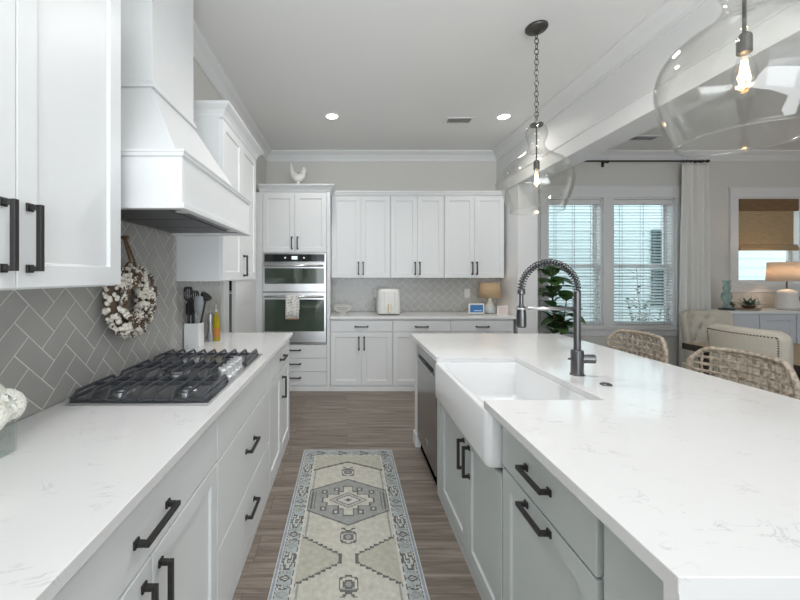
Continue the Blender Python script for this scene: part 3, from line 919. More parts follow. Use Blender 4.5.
def oven_door(nm, z0, z1, gz0, gz1, hz):
    bm = BM(); fbox(bm, FO, OX0, OX1, 0, 0.03, z0, z1); o = obj(nm, bm, 'steel', t, bevel=0.003)
    bm = BM(); fbox(bm, FO, OX0 + 0.025, OX1 - 0.025, 0.03, 0.0325, gz0, gz1); obj('glass', bm, 'ovenglass', o)
    bm = BM()
    tube(bm, [FO(OX0 + 0.03, 0.07, hz), FO(OX1 - 0.03, 0.07, hz)], 0.014, 14)
    for x in (OX0 + 0.06, OX1 - 0.06):
        tube(bm, [FO(x, 0.028, hz), FO(x, 0.07, hz)], 0.010, 12)
    obj('handle', bm, 'steel', o, smooth=True)
oven_door('microwave_door', 1.222, 1.563, 1.315, 1.505, 1.535)
oven_door('oven_door', 0.602, 1.205, 0.735, 1.125, 1.158)
bm = BM(); fbox(bm, FO, OX0, OX1, 0, 0.018, 0.578, 0.594); obj('bottom_trim', bm, 'dwsteel', t, bevel=0.002)
# towel folded over the oven handle
TX = (-0.738, -0.575)
t = thing('tea_towel', 'white dotted tea towel hanging on the oven door handle', 'towel', (-0.655, 4.40, 0.89))
bm = BM()
rs = []
prof = [(0.098, 0.90), (0.097, 1.0), (0.093, 1.10), (0.0885, 1.158), (0.083, 1.172), (0.07, 1.177), (0.057, 1.172), (0.0525, 1.158), (0.0505, 1.10), (0.050, 1.0)]
for dd, z in prof:
    rs.append([FO(TX[0] + (TX[1] - TX[0]) * k / 12, dd + 0.002 * math.sin(k * 1.1) * (1.177 - z) * 6, z) for k in range(13)])
rings(bm, rs, cap=False, closed=False)
obj('cloth', bm, 'towel', t, smooth=True, solid=0.004)
bm = BM(); box(bm, TX[0], TX[1], 4.475 - 0.102, 4.475 - 0.096, 0.890, 0.902); obj('hem', bm, 'hem', t)

# base cabinets with drawers
bx = [-0.206, 0.56, 1.27, 2.045]
labs = ['white base cabinet with drawer right of the wall oven, below the air fryer', 'white base cabinet in the middle of the back counter, partly hidden by the island', 'white base cabinet at the right end of the back counter, below the small lamp']
for i in range(3):
    a0, a1 = bx[i], bx[i + 1]
    t = thing('base_cabinet', labs[i], 'cabinet', ((a0 + a1) / 2, 4.78, 0))
    bm = BM(); fbox(bm, FB, a0 + 0.0005, a1 - 0.0005, -0.60, 0.0, 0.0, 0.884); obj('carcass', bm, 'cab', t)
    bm = BM(); fbox(bm, FB, a0 + 0.0005, a1 - 0.0005, 0.0, 0.022, 0.0, 0.055); obj('base_rail', bm, 'cab', t)
    d = drawer(t, FB, a0 + 0.004, a1 - 0.004, 0.728, 0.872, 'cab'); pull(d, FB, (a0 + a1) / 2 - 0.0, 0.79, False, 0.16)
    m_ = (a0 + a1) / 2
    d = door(t, FB, a0 + 0.004, m_, 0.07, 0.722, 'cab'); pull(d, FB, m_ - 0.032, 0.585, True, 0.16)
    d = door(t, FB, m_, a1 - 0.004, 0.07, 0.722, 'cab'); pull(d, FB, m_ + 0.032, 0.585, True, 0.16)
bm = BM(); box(bm, -0.206, XR0 - 0.005, 4.44, YB - 0.012, 0.885, 0.915)
tag(obj('countertop', bm, 'quartz', bevel=0.002), 'pale quartz countertop along the back wall, under the wall cabinets', 'countertop')
# wall cabinets
FW = Frame((0, 4.79, 0), (1, 0, 0), (0, -1, 0))
ux = [-0.206, 0.567, 1.27, 2.06]
labs = ['white two-door wall cabinet next to the tall oven cabinet', 'white two-door wall cabinet in the middle of the back wall row', 'white two-door wall cabinet at the right end, above the small lamp']
for i in range(3):
    a0, a1 = ux[i], ux[i + 1]
    t = thing('wall_cabinet', labs[i], 'cabinet', ((a0 + a1) / 2, 4.94, 1.38), 'wall cabinets on the back wall')
    bm = BM(); fbox(bm, FW, a0 + 0.0005, a1 - 0.0005, -0.30, 0.0, 1.385, 2.49); obj('carcass', bm, 'cab', t)
    bm = BM(); crown_cap(bm, FW, a0 + 0.0005, a1 - 0.0005, -0.30, 0.02, [(2.46, 0.0), (2.47, 0.004), (2.49, 0.012), (2.505, 0.022), (2.52, 0.024)], False, False); obj('crown', bm, 'cab', t)
    m_ = (a0 + a1) / 2
    d = door(t, FW, a0 + 0.006, m_, 1.387, 2.455, 'cab'); pull(d, FW, m_ - 0.03, 1.51, True, 0.165)
    d = door(t, FW, m_, a1 - 0.006, 1.387, 2.455, 'cab'); pull(d, FW, m_ + 0.03, 1.51, True, 0.165)

# rooster on top of the oven cabinet
t = thing('rooster_figurine', 'white ceramic rooster figurine on top of the tall oven cabinet', 'figurine', (-0.62, 4.62, 2.526))
rx, ry, rz = -0.62, 4.62, 2.526
bm = BM()
for dx, dz, r, sc in ((-0.005, 0.125, 0.075, (1.0, 0.62, 0.72)), (-0.045, 0.15, 0.055, (0.8, 0.5, 1.0)), (0.045, 0.15, 0.05, (0.9, 0.6, 0.95)), (0.062, 0.19, 0.036, (0.9, 0.7, 1.1)), (0.07, 0.225, 0.028, (1.0, 0.75, 0.95)),
                      (-0.075, 0.2, 0.045, (0.55, 0.35, 1.2)), (-0.085, 0.25, 0.042, (0.5, 0.3, 1.15)), (-0.09, 0.285, 0.03, (0.5, 0.3, 1.1)), (0.1, 0.222, 0.014, (1.3, 0.5, 0.5)), (0.072, 0.255, 0.016, (1.2, 0.35, 0.8)), (0.09, 0.20, 0.012, (0.7, 0.4, 1.3))):
    ball(bm, (rx + dx, ry, rz + dz), r, 3, sc)
o = obj('body', bm, 'matte_white', t, smooth=True)
rm = o.modifiers.new('remesh', 'REMESH'); rm.mode = 'VOXEL'; rm.voxel_size = 0.005; rm.use_smooth_shade = True
sm = o.modifiers.new('smooth', 'SMOOTH'); sm.iterations = 4
bm = BM(); lathe(bm, [(0.045, rz), (0.048, rz + 0.01), (0.03, rz + 0.03), (0.022, rz + 0.05), (0.025, rz + 0.085)], (rx, ry, 0), 24); obj('foot', bm, 'matte_white', t, smooth=True)

# things on the back counter
yb = 4.78
t = thing('lattice_bowl', 'white lattice bowl on the back counter beside the oven', 'bowl', (-0.06, yb, Z0))
bm = BM()
pr = [(0.045, 0.025), (0.075, 0.035), (0.098, 0.055), (0.114, 0.08), (0.122, 0.105)]
n = 22
rows = []
for q, (r, z) in enumerate(pr):
    rows.append([bm.verts.new((-0.06 + r * math.cos(2 * PI * (k + 0.5 * (q % 2)) / n), yb + r * math.sin(2 * PI * (k + 0.5 * (q % 2)) / n), Z0 + z)) for k in range(n)])
for q in range(len(rows) - 1):
    a, b = rows[q], rows[q + 1]
    for k in range(n):
        j = (k + 1) % n
        if q % 2 == 0:
            bm.faces.new((a[k], a[j], b[k])); bm.faces.new((a[j], b[j], b[k]))
        else:
            bm.faces.new((a[k], b[j], b[k])); bm.faces.new((a[k], a[j], b[j]))
o = obj('lattice', bm, 'matte_white', t)
wf = o.modifiers.new('wire', 'WIREFRAME'); wf.thickness = 0.006; wf.use_even_offset = False
bm = BM(); lathe(bm, [(0.055, Z0), (0.055, Z0 + 0.008), (0.04, Z0 + 0.014), (0.046, Z0 + 0.028)], (-0.06, yb, 0), 28); obj('foot', bm, 'matte_white', t, smooth=True)
bm = BM(); tube(bm, [(-0.06 + 0.123 * math.cos(2 * PI * k / 32), yb + 0.123 * math.sin(2 * PI * k / 32), Z0 + 0.108) for k in range(32)], 0.006, 8, closed=True); obj('rim', bm, 'matte_white', t, smooth=True)

t = thing('air_fryer', 'white rounded air fryer with gold handle on the back counter', 'air fryer', (0.535, 4.76, Z0))
bm = BM()
rs = []
for z, s, r in ((0.012, 0.94, 0.05), (0.04, 1.0, 0.06), (0.16, 0.985, 0.06), (0.26, 0.95, 0.06), (0.305, 0.92, 0.06), (0.322, 0.86, 0.06), (0.33, 0.72, 0.05)):
    hw, hd = 0.148 * s, 0.15 * s
    ring = []
    for cx, cy, a in ((hw - r, hd - r, 0), (-hw + r, hd - r, 1), (-hw + r, -hd + r, 2), (hw - r, -hd + r, 3)):
        for k in range(6):
            tt = PI / 2 * (a + k / 5)
            ring.append((0.535 + cx + r * math.cos(tt), 4.76 + cy + r * math.sin(tt), Z0 + z))
    rs.append(ring)
rings(bm, rs); obj('body', bm, 'white_plastic', t, smooth=True)
bm = BM(); rbox(bm, 0.405, 0.665, 4.63, 4.89, Z0, Z0 + 0.014, 0.05); obj('base', bm, 'black_plastic', t)
bm = BM(); rbox(bm, 0.465, 0.605, 4.603, 4.64, Z0 + 0.10, Z0 + 0.30, 0.012); obj('basket_front', bm, 'white_plastic', t, bevel=0.004)
bm = BM(); rbox(bm, 0.518, 0.556, 4.572, 4.61, Z0 + 0.035, Z0 + 0.145, 0.012); obj('handle', bm, 'gold', t, bevel=0.004)
bm = BM(); rbox(bm, 0.527, 0.547, 4.569, 4.575, Z0 + 0.045, Z0 + 0.135, 0.002, 2); obj('handle_inlay', bm, 'white_plastic', t)

def outlet(name, x, z, label):
    t = thing(name, label, 'outlet', (x, YB - 0.012, z - 0.06))
    bm = BM(); box(bm, x - 0.04, x + 0.04, YB - 0.018, YB - 0.0105, z - 0.062, z + 0.062); obj('plate', bm, 'white_plastic', t, bevel=0.003)
    bm = BM(); box(bm, x - 0.018, x + 0.018, YB - 0.0215, YB - 0.018, z - 0.035, z + 0.035); obj('rocker', bm, 'matte_white', t, bevel=0.002)
outlet('wall_outlet', 0.41, 1.17, 'white outlet plate on the tiles just left of the air fryer')
outlet('wall_switch', 1.675, 1.17, 'white switch plate on the tiles above the smart display')

t = thing('smart_display', 'white smart display with blue screen on the back counter', 'display', (1.655, 4.70, Z0))
bm = BM(); box(bm, 1.555, 1.755, 4.66, 4.685, Z0 + 0.012, Z0 + 0.142); obj('frame', bm, 'white_plastic', t, bevel=0.006)
bm = BM(); box(bm, 1.572, 1.738, 4.6585, 4.6605, Z0 + 0.03, Z0 + 0.126); s_ = obj('screen', bm, 'screen', t)
bm = BM(); box(bm, 1.62, 1.72, 4.658, 4.6586, Z0 + 0.05, Z0 + 0.054); obj('screen_line', bm, 'display', s_)
bm = BM(); hull8(bm, [(1.60, 4.67, Z0), (1.71, 4.67, Z0), (1.71, 4.74, Z0), (1.60, 4.74, Z0)], [(1.61, 4.682, Z0 + 0.09), (1.70, 4.682, Z0 + 0.09), (1.70, 4.69, Z0 + 0.09), (1.61, 4.69, Z0 + 0.09)]); obj('foot', bm, 'grey_plastic', t)

def table_lamp(name, label, x, y, z0, prof, shade, ms, mb, bulb, energy, col):
    t = thing(name, label, 'lamp', (x, y, z0))
    bm = BM(); lathe(bm, [(r, z0 + z) for r, z in prof], (x, y, 0), 36); obj('base', bm, mb, t, smooth=True)
    (r0, s0), (r1, s1) = shade
    bm = BM(); lathe(bm, [(r0, z0 + s0), (r1, z0 + s1)], (x, y, 0), 40, cap=False); obj('lamp_shade', bm, ms, t, smooth=True, solid=0.004)
    zt = prof[-1][1]
    bm = BM(); lathe(bm, [(0.008, z0 + zt), (0.008, z0 + (s0 + s1) / 2 - 0.01)], (x, y, 0), 12)
    for a in (0, PI / 2):
        c, s = math.cos(a), math.sin(a)
        tube(bm, [(x - r1 * c, y - r1 * s, z0 + s1 - 0.004), (x + r1 * c, y + r1 * s, z0 + s1 - 0.004)], 0.002, 6)
    lathe(bm, [(0.003, z0 + s1 - 0.006), (0.006, z0 + s1 + 0.006), (0.003, z0 + s1 + 0.016)], (x, y, 0), 10)
    obj('stem', bm, 'pewter', t)
    bm = BM(); ball(bm, (x, y, z0 + (s0 + s1) / 2 + 0.02), 0.028, 2); obj('light_bulb', bm, bulb, t, smooth=True)
    l = light(name + '_glow', 'POINT', (0, 0, (s0 + s1) / 2 + 0.02), energy, col, 0.03); l.parent = t
    return t
table_lamp('table_lamp', 'small lamp with tan shade and teardrop base on the back counter', 1.88, 4.80, Z0,
           [(0.05, 0), (0.066, 0.02), (0.072, 0.05), (0.066, 0.085), (0.045, 0.125), (0.022, 0.165), (0.014, 0.20)], ((0.148, 0.215), (0.115, 0.405)), 'shade_tan', 'ceramicblue', 'bulbwhite', 1.2, (1, 0.8, 0.6))
t = thing('photo_frame', 'small white and pink picture frame right of the counter lamp', 'picture frame', (1.985, 4.70, Z0))
bm = BM(); box(bm, 1.925, 2.06, 4.67, 4.69, Z0, Z0 + 0.115); obj('frame', bm, 'matte_white', t, bevel=0.002)
bm = BM(); box(bm, 1.94, 2.045, 4.6685, 4.6705, Z0 + 0.015, Z0 + 0.10); obj('print', bm, 'pinkpaper', t)
bm = BM(); hull8(bm, [(1.98, 4.69, Z0), (2.01, 4.69, Z0), (2.01, 4.73, Z0), (1.98, 4.73, Z0)], [(1.98, 4.6885, Z0 + 0.09), (2.01, 4.6885, Z0 + 0.09), (2.01, 4.692, Z0 + 0.09), (1.98, 4.692, Z0 + 0.09)]); obj('easel_back', bm, 'matte_white', t)

# ================================================================ ISLAND
IX0, IX1, IY0, IY1 = 0.545, 1.81, 0.60, 3.14
SX1, SY0, SY1 = 1.03, 1.457, 2.225     # counter cut-out over the sink
bm = BM()
zc0, zc1 = 0.885, 0.915
box(bm, IX0, IX1, IY0, SY0, zc0, zc1); box(bm, SX1, IX1, SY0, SY1, zc0, zc1); box(bm, IX0, IX1, SY1, IY1, zc0, zc1)
box(bm, IX0, IX1, IY0, IY0 + 0.03, 0.0, zc0)
bmesh.ops.remove_doubles(bm, verts=bm.verts[:], dist=1e-5)
bmesh.ops.delete(bm, geom=[f for f in bm.faces if len({tuple(round(c, 4) for c in v.co) for v in f.verts}) < 3], context='FACES')
tag(obj('countertop', bm, 'quartz', bevel=0.0015, bseg=1), 'white quartz island worktop with waterfall end and sink cut-out', 'countertop')

FI = Frame((0.605, 0, 0), (0, 1, 0), (-1, 0, 0))    # door fronts land at X = 0.585
DEP = 0.60
t = thing('island_cabinet', 'grey-green island cabinet near the camera with drawer above a pull-out door', 'cabinet', (0.9, 1.0, 0))
bm = BM(); fbox(bm, FI, 0.632, 1.377, -DEP, 0.0, 0.0, 0.884); obj('carcass', bm, 'island', t)
bm = BM(); fbox(bm, FI, 0.634, 0.832, 0.0, 0.02, 0.0, 0.880); obj('filler_panel', bm, 'island', t, bevel=0.0015, bseg=1)
d = drawer(t, FI, 0.855, 1.372, 0.70, 0.872, 'island'); pull(d, FI, 1.12, 0.787, False, 0.148)
d = door(t, FI, 0.855, 1.372, 0.05, 0.695, 'island'); pull(d, FI, 1.12, 0.668, False, 0.148)
bm = BM(); fbox(bm, FI, 0.855, 1.372, 0.0, 0.019, 0.0, 0.045); obj('base_rail', bm, 'island', t)
t = thing('sink_cabinet', 'grey-green two-door cabinet under the white farmhouse sink', 'cabinet', (0.9, 1.83, 0))
bm = BM(); fbox(bm, FI, 1.379, 2.372, -DEP, 0.0, 0.0, 0.645); fbox(bm, FI, 2.285, 2.372, -DEP, 0.0, 0.645, 0.884); obj('carcass', bm, 'island', t)
d = door(t, FI, 1.382, 1.783, 0.05, 0.648, 'island'); pull(d, FI, 1.745, 0.52, True, 0.15)
d = door(t, FI, 1.783, 2.275, 0.05, 0.648, 'island'); pull(d, FI, 1.825, 0.52, True, 0.15)
bm = BM(); fbox(bm, FI, 2.288, 2.372, 0.0, 0.02, 0.0, 0.88); obj('stile', bm, 'island', t, bevel=0.0015, bseg=1)
bm = BM(); fbox(bm, FI, 1.382, 2.285, 0.0, 0.019, 0.0, 0.045); obj('base_rail', bm, 'island', t)

# farmhouse sink: rounded apron tub
t = thing('farmhouse_sink', 'white fireclay apron-front sink set in the island', 'sink', (0.8, 1.83, 0.655))
AX0, AX1, AY0, AY1, AZ0, AZ1 = 0.538, 1.06, 1.412, 2.245, 0.655, 0.8845
bm = BM()
def rr(x0, x1, y0, y1, z, r, seg=5):
    out = []
    for cx, cy, a in ((x1 - r, y1 - r, 0), (x0 + r, y1 - r, 1), (x0 + r, y0 + r, 2), (x1 - r, y0 + r, 3)):
        for k in range(seg + 1):
            tt = PI / 2 * (a + k / seg)
            out.append((cx + r * math.cos(tt), cy + r * math.sin(tt), z))
    return out
R = 0.028
rs = []
for k in range(5):
    a = PI / 2 * k / 4
    e = R * (1 - math.sin(a)); rs.append(rr(AX0 + e, AX1 - e, AY0 + e, AY1 - e, AZ0 + R * (1 - math.cos(a)), R - e * 0.6))
rs.append(rr(AX0, AX1, AY0, AY1, AZ1 - 0.008, R)); rs.append(rr(AX0 + 0.003, AX1 - 0.003, AY0 + 0.003, AY1 - 0.003, AZ1 - 0.002, R)); rs.append(rr(AX0 + 0.008, AX1 - 0.008, AY0 + 0.008, AY1 - 0.008, AZ1, R - 0.006))
wl = 0.032
rs.append(rr(AX0 + wl, AX1 - wl, AY0 + wl, AY1 - wl, AZ1, 0.02)); rs.append(rr(AX0 + wl + 0.004, AX1 - wl - 0.004, AY0 + wl + 0.004, AY1 - wl - 0.004, AZ1 - 0.006, 0.02))
rs.append(rr(AX0 + wl + 0.01, AX1 - wl - 0.01, AY0 + wl + 0.01, AY1 - wl - 0.01, AZ0 + 0.05, 0.02)); rs.append(rr(AX0 + wl + 0.03, AX1 - wl - 0.03, AY0 + wl + 0.03, AY1 - wl - 0.03, AZ0 + 0.026, 0.02))
rings(bm, rs); obj('basin', bm, 'white_ceramic', t, smooth=True)
bm = BM(); lathe(bm, [(0.045, AZ0 + 0.0265), (0.045, AZ0 + 0.029), (0.03, AZ0 + 0.030), (0.004, AZ0 + 0.028)], (0.80, 1.83, 0), 24); obj('drain', bm, 'steel', t)

# dishwasher
t = thing('dishwasher', 'stainless dishwasher at the far end of the island', 'dishwasher', (0.9, 2.69, 0))
bm = BM(); fbox(bm, FI, 2.376, 2.996, -DEP, 0.0, 0.0, 0.878); obj('body', bm, 'blackglass', t)
bm = BM(); fbox(bm, FI, 2.382, 2.99, 0.0, 0.028, 0.10, 0.745)
fbox(bm, FI, 2.382, 2.99, 0.0, 0.028, 0.79, 0.862); fbox(bm, FI, 2.382, 2.43, 0.0, 0.028, 0.745, 0.79); fbox(bm, FI, 2.942, 2.99, 0.0, 0.028, 0.745, 0.79)
bmesh.ops.remove_doubles(bm, verts=bm.verts[:], dist=1e-5)
d = obj('door', bm, 'dwsteel', t)
bm = BM(); fbox(bm, FI, 2.43, 2.942, 0.001, 0.006, 0.745, 0.79); obj('pocket_recess', bm, 'blackglass', d)
bm = BM(); fbox(bm, FI, 2.43, 2.942, 0.026, 0.04, 0.745, 0.758); obj('pocket_handle', bm, 'steel', d, bevel=0.004)
bm = BM(); fbox(bm, FI, 2.60, 2.66, 0.028, 0.0285, 0.20, 0.225); obj('badge', bm, 'steel', d)
bm = BM(); fbox(bm, FI, 2.382, 2.99, -0.05, -0.0, 0.0, 0.09); obj('kick_plate', bm, 'blackglass', t)
t = thing('end_panel', 'pale grey end panel beside the dishwasher at the far island end', 'cabinet panel', (0.9, 3.05, 0))
bm = BM(); fbox(bm, FI, 3.0, 3.095, -DEP, 0.03, 0.0, 0.884); obj('panel', bm, 'cab', t, bevel=0.002)
bm = BM(); fbox(bm, FI, 2.999, 3.10, 0.03, 0.042, 0.0, 0.11); obj('plinth', bm, 'cab', t, bevel=0.003)
t = thing('island_back_panel', 'grey-green panelled island back under the counter overhang', 'cabinet panel', (1.33, 1.86, 0))
bm = BM(); box(bm, 1.207, 1.44, 0.632, 3.095, 0, 0.884); obj('body', bm, 'island', t)
FBK = Frame((1.44, 0, 0), (0, 1, 0), (1, 0, 0))
for k in range(3):
    bm = BM(); shaker(bm, FBK, 0.64 + k * 0.818, 0.64 + (k + 1) * 0.818 - 0.01, 0.12, 0.87, stile=0.08); obj('panel', bm, 'island', t)

# faucet
fx, fy = 1.154, 1.83
t = thing('spring_faucet', 'gunmetal spring-neck faucet standing behind the island sink', 'faucet', (fx, fy, 0.915))
bm = BM(); lathe(bm, [(0.034, 0.9152), (0.034, 0.919), (0.029, 0.922), (0.029, 1.035), (0.026, 1.04)], (fx, fy, 0), 24); obj('base', bm, 'gunmetal', t, smooth=False, bevel=0.001)
bm = BM(); lathe(bm, [(0.0165, 1.04), (0.0165, 1.33), (0.014, 1.336)], (fx, fy, 0), 20); obj('column', bm, 'gunmetal', t, smooth=False)
acx, acz, ar = fx - 0.14, 1.338, 0.14
arc = [(acx + ar * math.cos(a), fy, acz + ar * math.sin(a)) for a in [PI * k / 40 for k in range(41)]]
arc = arc + [(acx - ar, fy, acz - 0.02)]
bm = BM(); tube(bm, arc, 0.0065, 10); obj('hose', bm, 'black_plastic', t, smooth=True)
bm = BM()
pts = []
turns = 30
for k in range(turns * 12 + 1):
    a = PI * k / (turns * 12); g = 2 * PI * k / 12
    rad = Vector((math.cos(a), 0, math.sin(a)))
    c = Vector((acx, fy, acz)) + rad * ar
    pts.append(c + (rad * math.cos(g) + Vector((0, 1, 0)) * math.sin(g)) * 0.0155)
tube(bm, pts, 0.0033, 6); obj('spring', bm, 'gunmetal', t, smooth=True)
hx = acx - ar
bm = BM(); lathe(bm, [(0.016, 1.345), (0.018, 1.335), (0.018, 1.32), (0.010, 1.315), (0.010, 1.27), (0.014, 1.255)], (hx, fy, 0), 18); obj('neck_collar', bm, 'gunmetal', t)
bm = BM(); lathe(bm, [(0.018, 1.258), (0.021, 1.25), (0.0235, 1.20), (0.0235, 1.16), (0.020, 1.152), (0.004, 1.152)], (hx, fy, 0), 20); obj('spray_head', bm, 'gunmetal', t, smooth=False)
bm = BM(); tube(bm, [(hx + 0.018, fy, 1.247), (fx - 0.01, fy, 1.247)], 0.0085, 12)
tube(bm, [(hx + 0.024 * math.cos(a), fy + 0.024 * math.sin(a), 1.247) for a in [2 * PI * k / 20 for k in range(20)]], 0.006, 8, closed=True); obj('holder_arm', bm, 'steel', t, smooth=True)
bm = BM(); tube(bm, [(fx + 0.02, fy, 0.995), (fx + 0.078, fy - 0.02, 0.998)], 0.022, 20); obj('lever', bm, 'gunmetal', t, bevel=0.003)
bm = BM(); tube(bm, [(fx - 0.02, fy, 0.995), (fx - 0.045, fy, 0.995)], 0.005, 10); obj('lever_pin', bm, 'gunmetal', t)
t = thing('air_switch', 'flat dark disposal button set in the island worktop right of the faucet', 'button', (1.178, 1.66, 0.915))
bm = BM(); lathe(bm, [(0.024, 0.9152), (0.024, 0.919), (0.021, 0.921)], (1.178, 1.66, 0), 24); obj('collar', bm, 'gunmetal', t)
bm = BM(); lathe(bm, [(0.013, 0.921), (0.013, 0.924), (0.004, 0.9245)], (1.178, 1.66, 0), 20); obj('button', bm, 'gunmetal', t)

# ================================================================ RUG
def rug():
    x0, x1, y0, y1 = -0.345, 0.36, 0.665, 2.945
    c = 0.0055
    nx = int((x1 - x0) / c); ny = int((y1 - y0) / c)
    C1, C2, WA = 2.284, 1.335, 1.81
    hook = ["..####..", "..#..#..", ".##..##.", ".#....#.", "##.##.##", "#..#...#", "##.###.#", ".#...#.#", ".###.#.#", "...#.###", ".###....", ".#......"]
    dia = ["...##...", "..####..", ".##..##.", "##.##.##", ".##..##.", "..####..", "...##..."]
    shield = ["..##....##..", "...##..##...", "....####....", "..########..", ".##......##.", ".#..####..#.", ".#.##..##.#.", ".#.#....#.#.", ".#.##..##.#.", ".#..####..#.", ".##......##.", "..###..###..", "....####...."]
    def bit(b, u, v):
        r = int(v * len(b)); q = int(u * len(b[0]))
        return 0 <= r < len(b) and 0 <= q < len(b[0]) and b[r][q] == '#'
    def pat(x, y):
        cx = x - (x0 + x1) / 2; ax = abs(cx)
        hw = (x1 - x0) / 2
        e = min(hw - ax, y - y0, y1 - y)
        if e < 0.007: return 6
        if e < 0.016: return 5
        if e < 0.022: return 6
        if e < 0.095:
            if e < 0.026: return 3 if int((x + y) / 0.011) % 2 else 1
            if e > 0.088: return 3 if int((x + y) / 0.0165) % 3 else 6
            if hw - ax <= min(y - y0, y1 - y):
                v = (y % 0.29) / 0.29; u = (e - 0.026) / 0.06
                if v < 0.42 and bit(hook, u, v / 0.42): return 3
                if v < 0.42 and bit(hook, min(0.99, u + 0.12), v / 0.42): return 6
                if 0.47 < v < 0.60 and bit(dia, u, (v - 0.47) / 0.13): return 2
                if 0.62 < v < 0.72 and bit(hook, 0.99 - u, (v - 0.62) / 0.10): return 3
                if 0.62 < v < 0.72 and u < 0.5: return 6
                if 0.76 < v < 0.90 and bit(dia, u, (v - 0.76) / 0.14): return 3
                if 0.76 < v < 0.90 and 0.3 < u < 0.7: return 6
                if 0.92 < v < 0.98 and int(u * 8) % 2 == 0: return 2
            else:
                v = ((cx + 0.5) % 0.17) / 0.17; u = (e - 0.026) / 0.06
                if bit(dia, v, u): return 3 if v > 0.5 else 2
            return 1
        if e < 0.103: return 6
        # field
        C = C1 if abs(y - C1) < abs(y - C2) else C2
        dy = abs(y - C)
        fw = 0.25
        q = 0.0165
        axq = math.floor(ax / q) * q; dyq = math.floor(dy / q) * q
        # medallion hexagon
        lim = fw if dy < 0.105 else fw * (1 - (dy - 0.105) / 0.132)
        if ax < lim:
            if ax > lim - 0.022 and dy > 0.10: return 3
            def cross(a, d): return (d < 0.152 and a < 0.034) or (d < 0.092 and a < 0.066) or (d < 0.062 and a < 0.135) or (d < 0.03 and a < 0.165)
            s = ax / 0.115 + dy / 0.075
            if cross(ax, dy):
                if not cross(ax + 0.009, dy + 0.009): return 3
                if 0.62 < s < 0.72 or 0.98 < s < 1.06: return 3
                if s < 0.22: return 3
                if 0.72 < s < 0.98: return 2 if int((x + y) / 0.011) % 2 else 0
                return 6 if s < 0.62 else 0
            # hooks at the cross arms
            for hx_, hy_ in ((0.075, 0.115), (0.15, 0.085)):
                a, d = abs(ax - hx_), abs(dy - hy_)
                if max(a, d) < 0.02 and not max(a, d) < 0.009: return 3
                if max(a, d) <= 0.009: return 6
            if ax > 0.205 and dy < 0.09 and int(ax / 0.011) % 2 == 0: return 3
            return 2
        # outer hexagon enclosing each medallion towards the rug end
        outward = (y > C1) or (y < C2)
        if outward:
            l2 = 0.345 + 0.118 * (1 - ax / 0.25)
            l2q = 0.345 + 0.118 * (1 - axq / 0.25)
            if dy > l2q + 0.010: return 4
            if dy > l2q - 0.010: return 3
        else:
            # stepped hourglass waist
            wd = abs(y - WA)
            def reg(a, d):
                d = math.floor(d / 0.0165) * 0.0165
                return a > (0.034 if d < 0.02 else 0.034 + (d - 0.02) * 1.6)
            if reg(ax, wd):
                return 4 if reg(ax - 0.013, wd) and reg(ax, wd + 0.013) else 3
        sy = dy - 0.315 if not outward else dy - 0.33
        hy = 0.062
        if ax < 0.055 and abs(sy) < hy:
            v = (sy + hy) / (2 * hy)
            if not outward: v = 1 - v
            if bit(shield, (cx + 0.055) / 0.11, min(0.999, 1 - v)): return 3
            if ax < 0.03 and abs(sy) < 0.03: return 2
        if ax > 0.226 and dy < 0.34 and ax < 0.238: return 2
        return 0
    vs = []; fs = []; mi = []
    Z = 0.009
    for j in range(ny + 1):
        for i in range(nx + 1):
            vs.append((x0 + (x1 - x0) * i / nx, y0 + (y1 - y0) * j / ny, Z))
    for j in range(ny):
        for i in range(nx):
            a = j * (nx + 1) + i
            fs.append((a, a + 1, a + nx + 2, a + nx + 1))
            mi.append(pat(x0 + (i + 0.5) * (x1 - x0) / nx, y0 + (j + 0.5) * (y1 - y0) / ny))
    b = len(vs)
    vs += [(x0, y0, 0.001), (x1, y0, 0.001), (x1, y1, 0.001), (x0, y1, 0.001)]
    cs = [0, nx, (ny + 1) * (nx + 1) - 1, ny * (nx + 1)]
    fs.append((b + 3, b + 2, b + 1, b)); mi.append(1)
    edge = [list(range(0, nx + 1)), [j * (nx + 1) + nx for j in range(ny + 1)], [ny * (nx + 1) + i for i in range(nx, -1, -1)], [j * (nx + 1) for j in range(ny, -1, -1)]]
    for k in range(4):
        fs.append(tuple([b + k, b + (k + 1) % 4] + edge[k][::-1])); mi.append(5)
    me = bpy.data.meshes.new('runner_rug'); me.from_pydata(vs, [], fs)
    cols = [(0.52, 0.505, 0.445), (0.38, 0.42, 0.42), (0.31, 0.32, 0.305), (0.145, 0.145, 0.14), (0.44, 0.43, 0.365), (0.27, 0.32, 0.39), (0.55, 0.54, 0.50)]
    for k, cc in enumerate(cols):
        me.materials.append(mat('rug_wool', cc, 0.95, noise=0.3, nscale=38, bump=0.35, bscale=240, spec=0.1))
    me.polygons.foreach_set('material_index', mi)
    o = bpy.data.objects.new('runner_rug', me); COL.objects.link(o)
    tag(o, 'faded blue and cream patterned runner rug on the wood floor', 'rug')
rug()

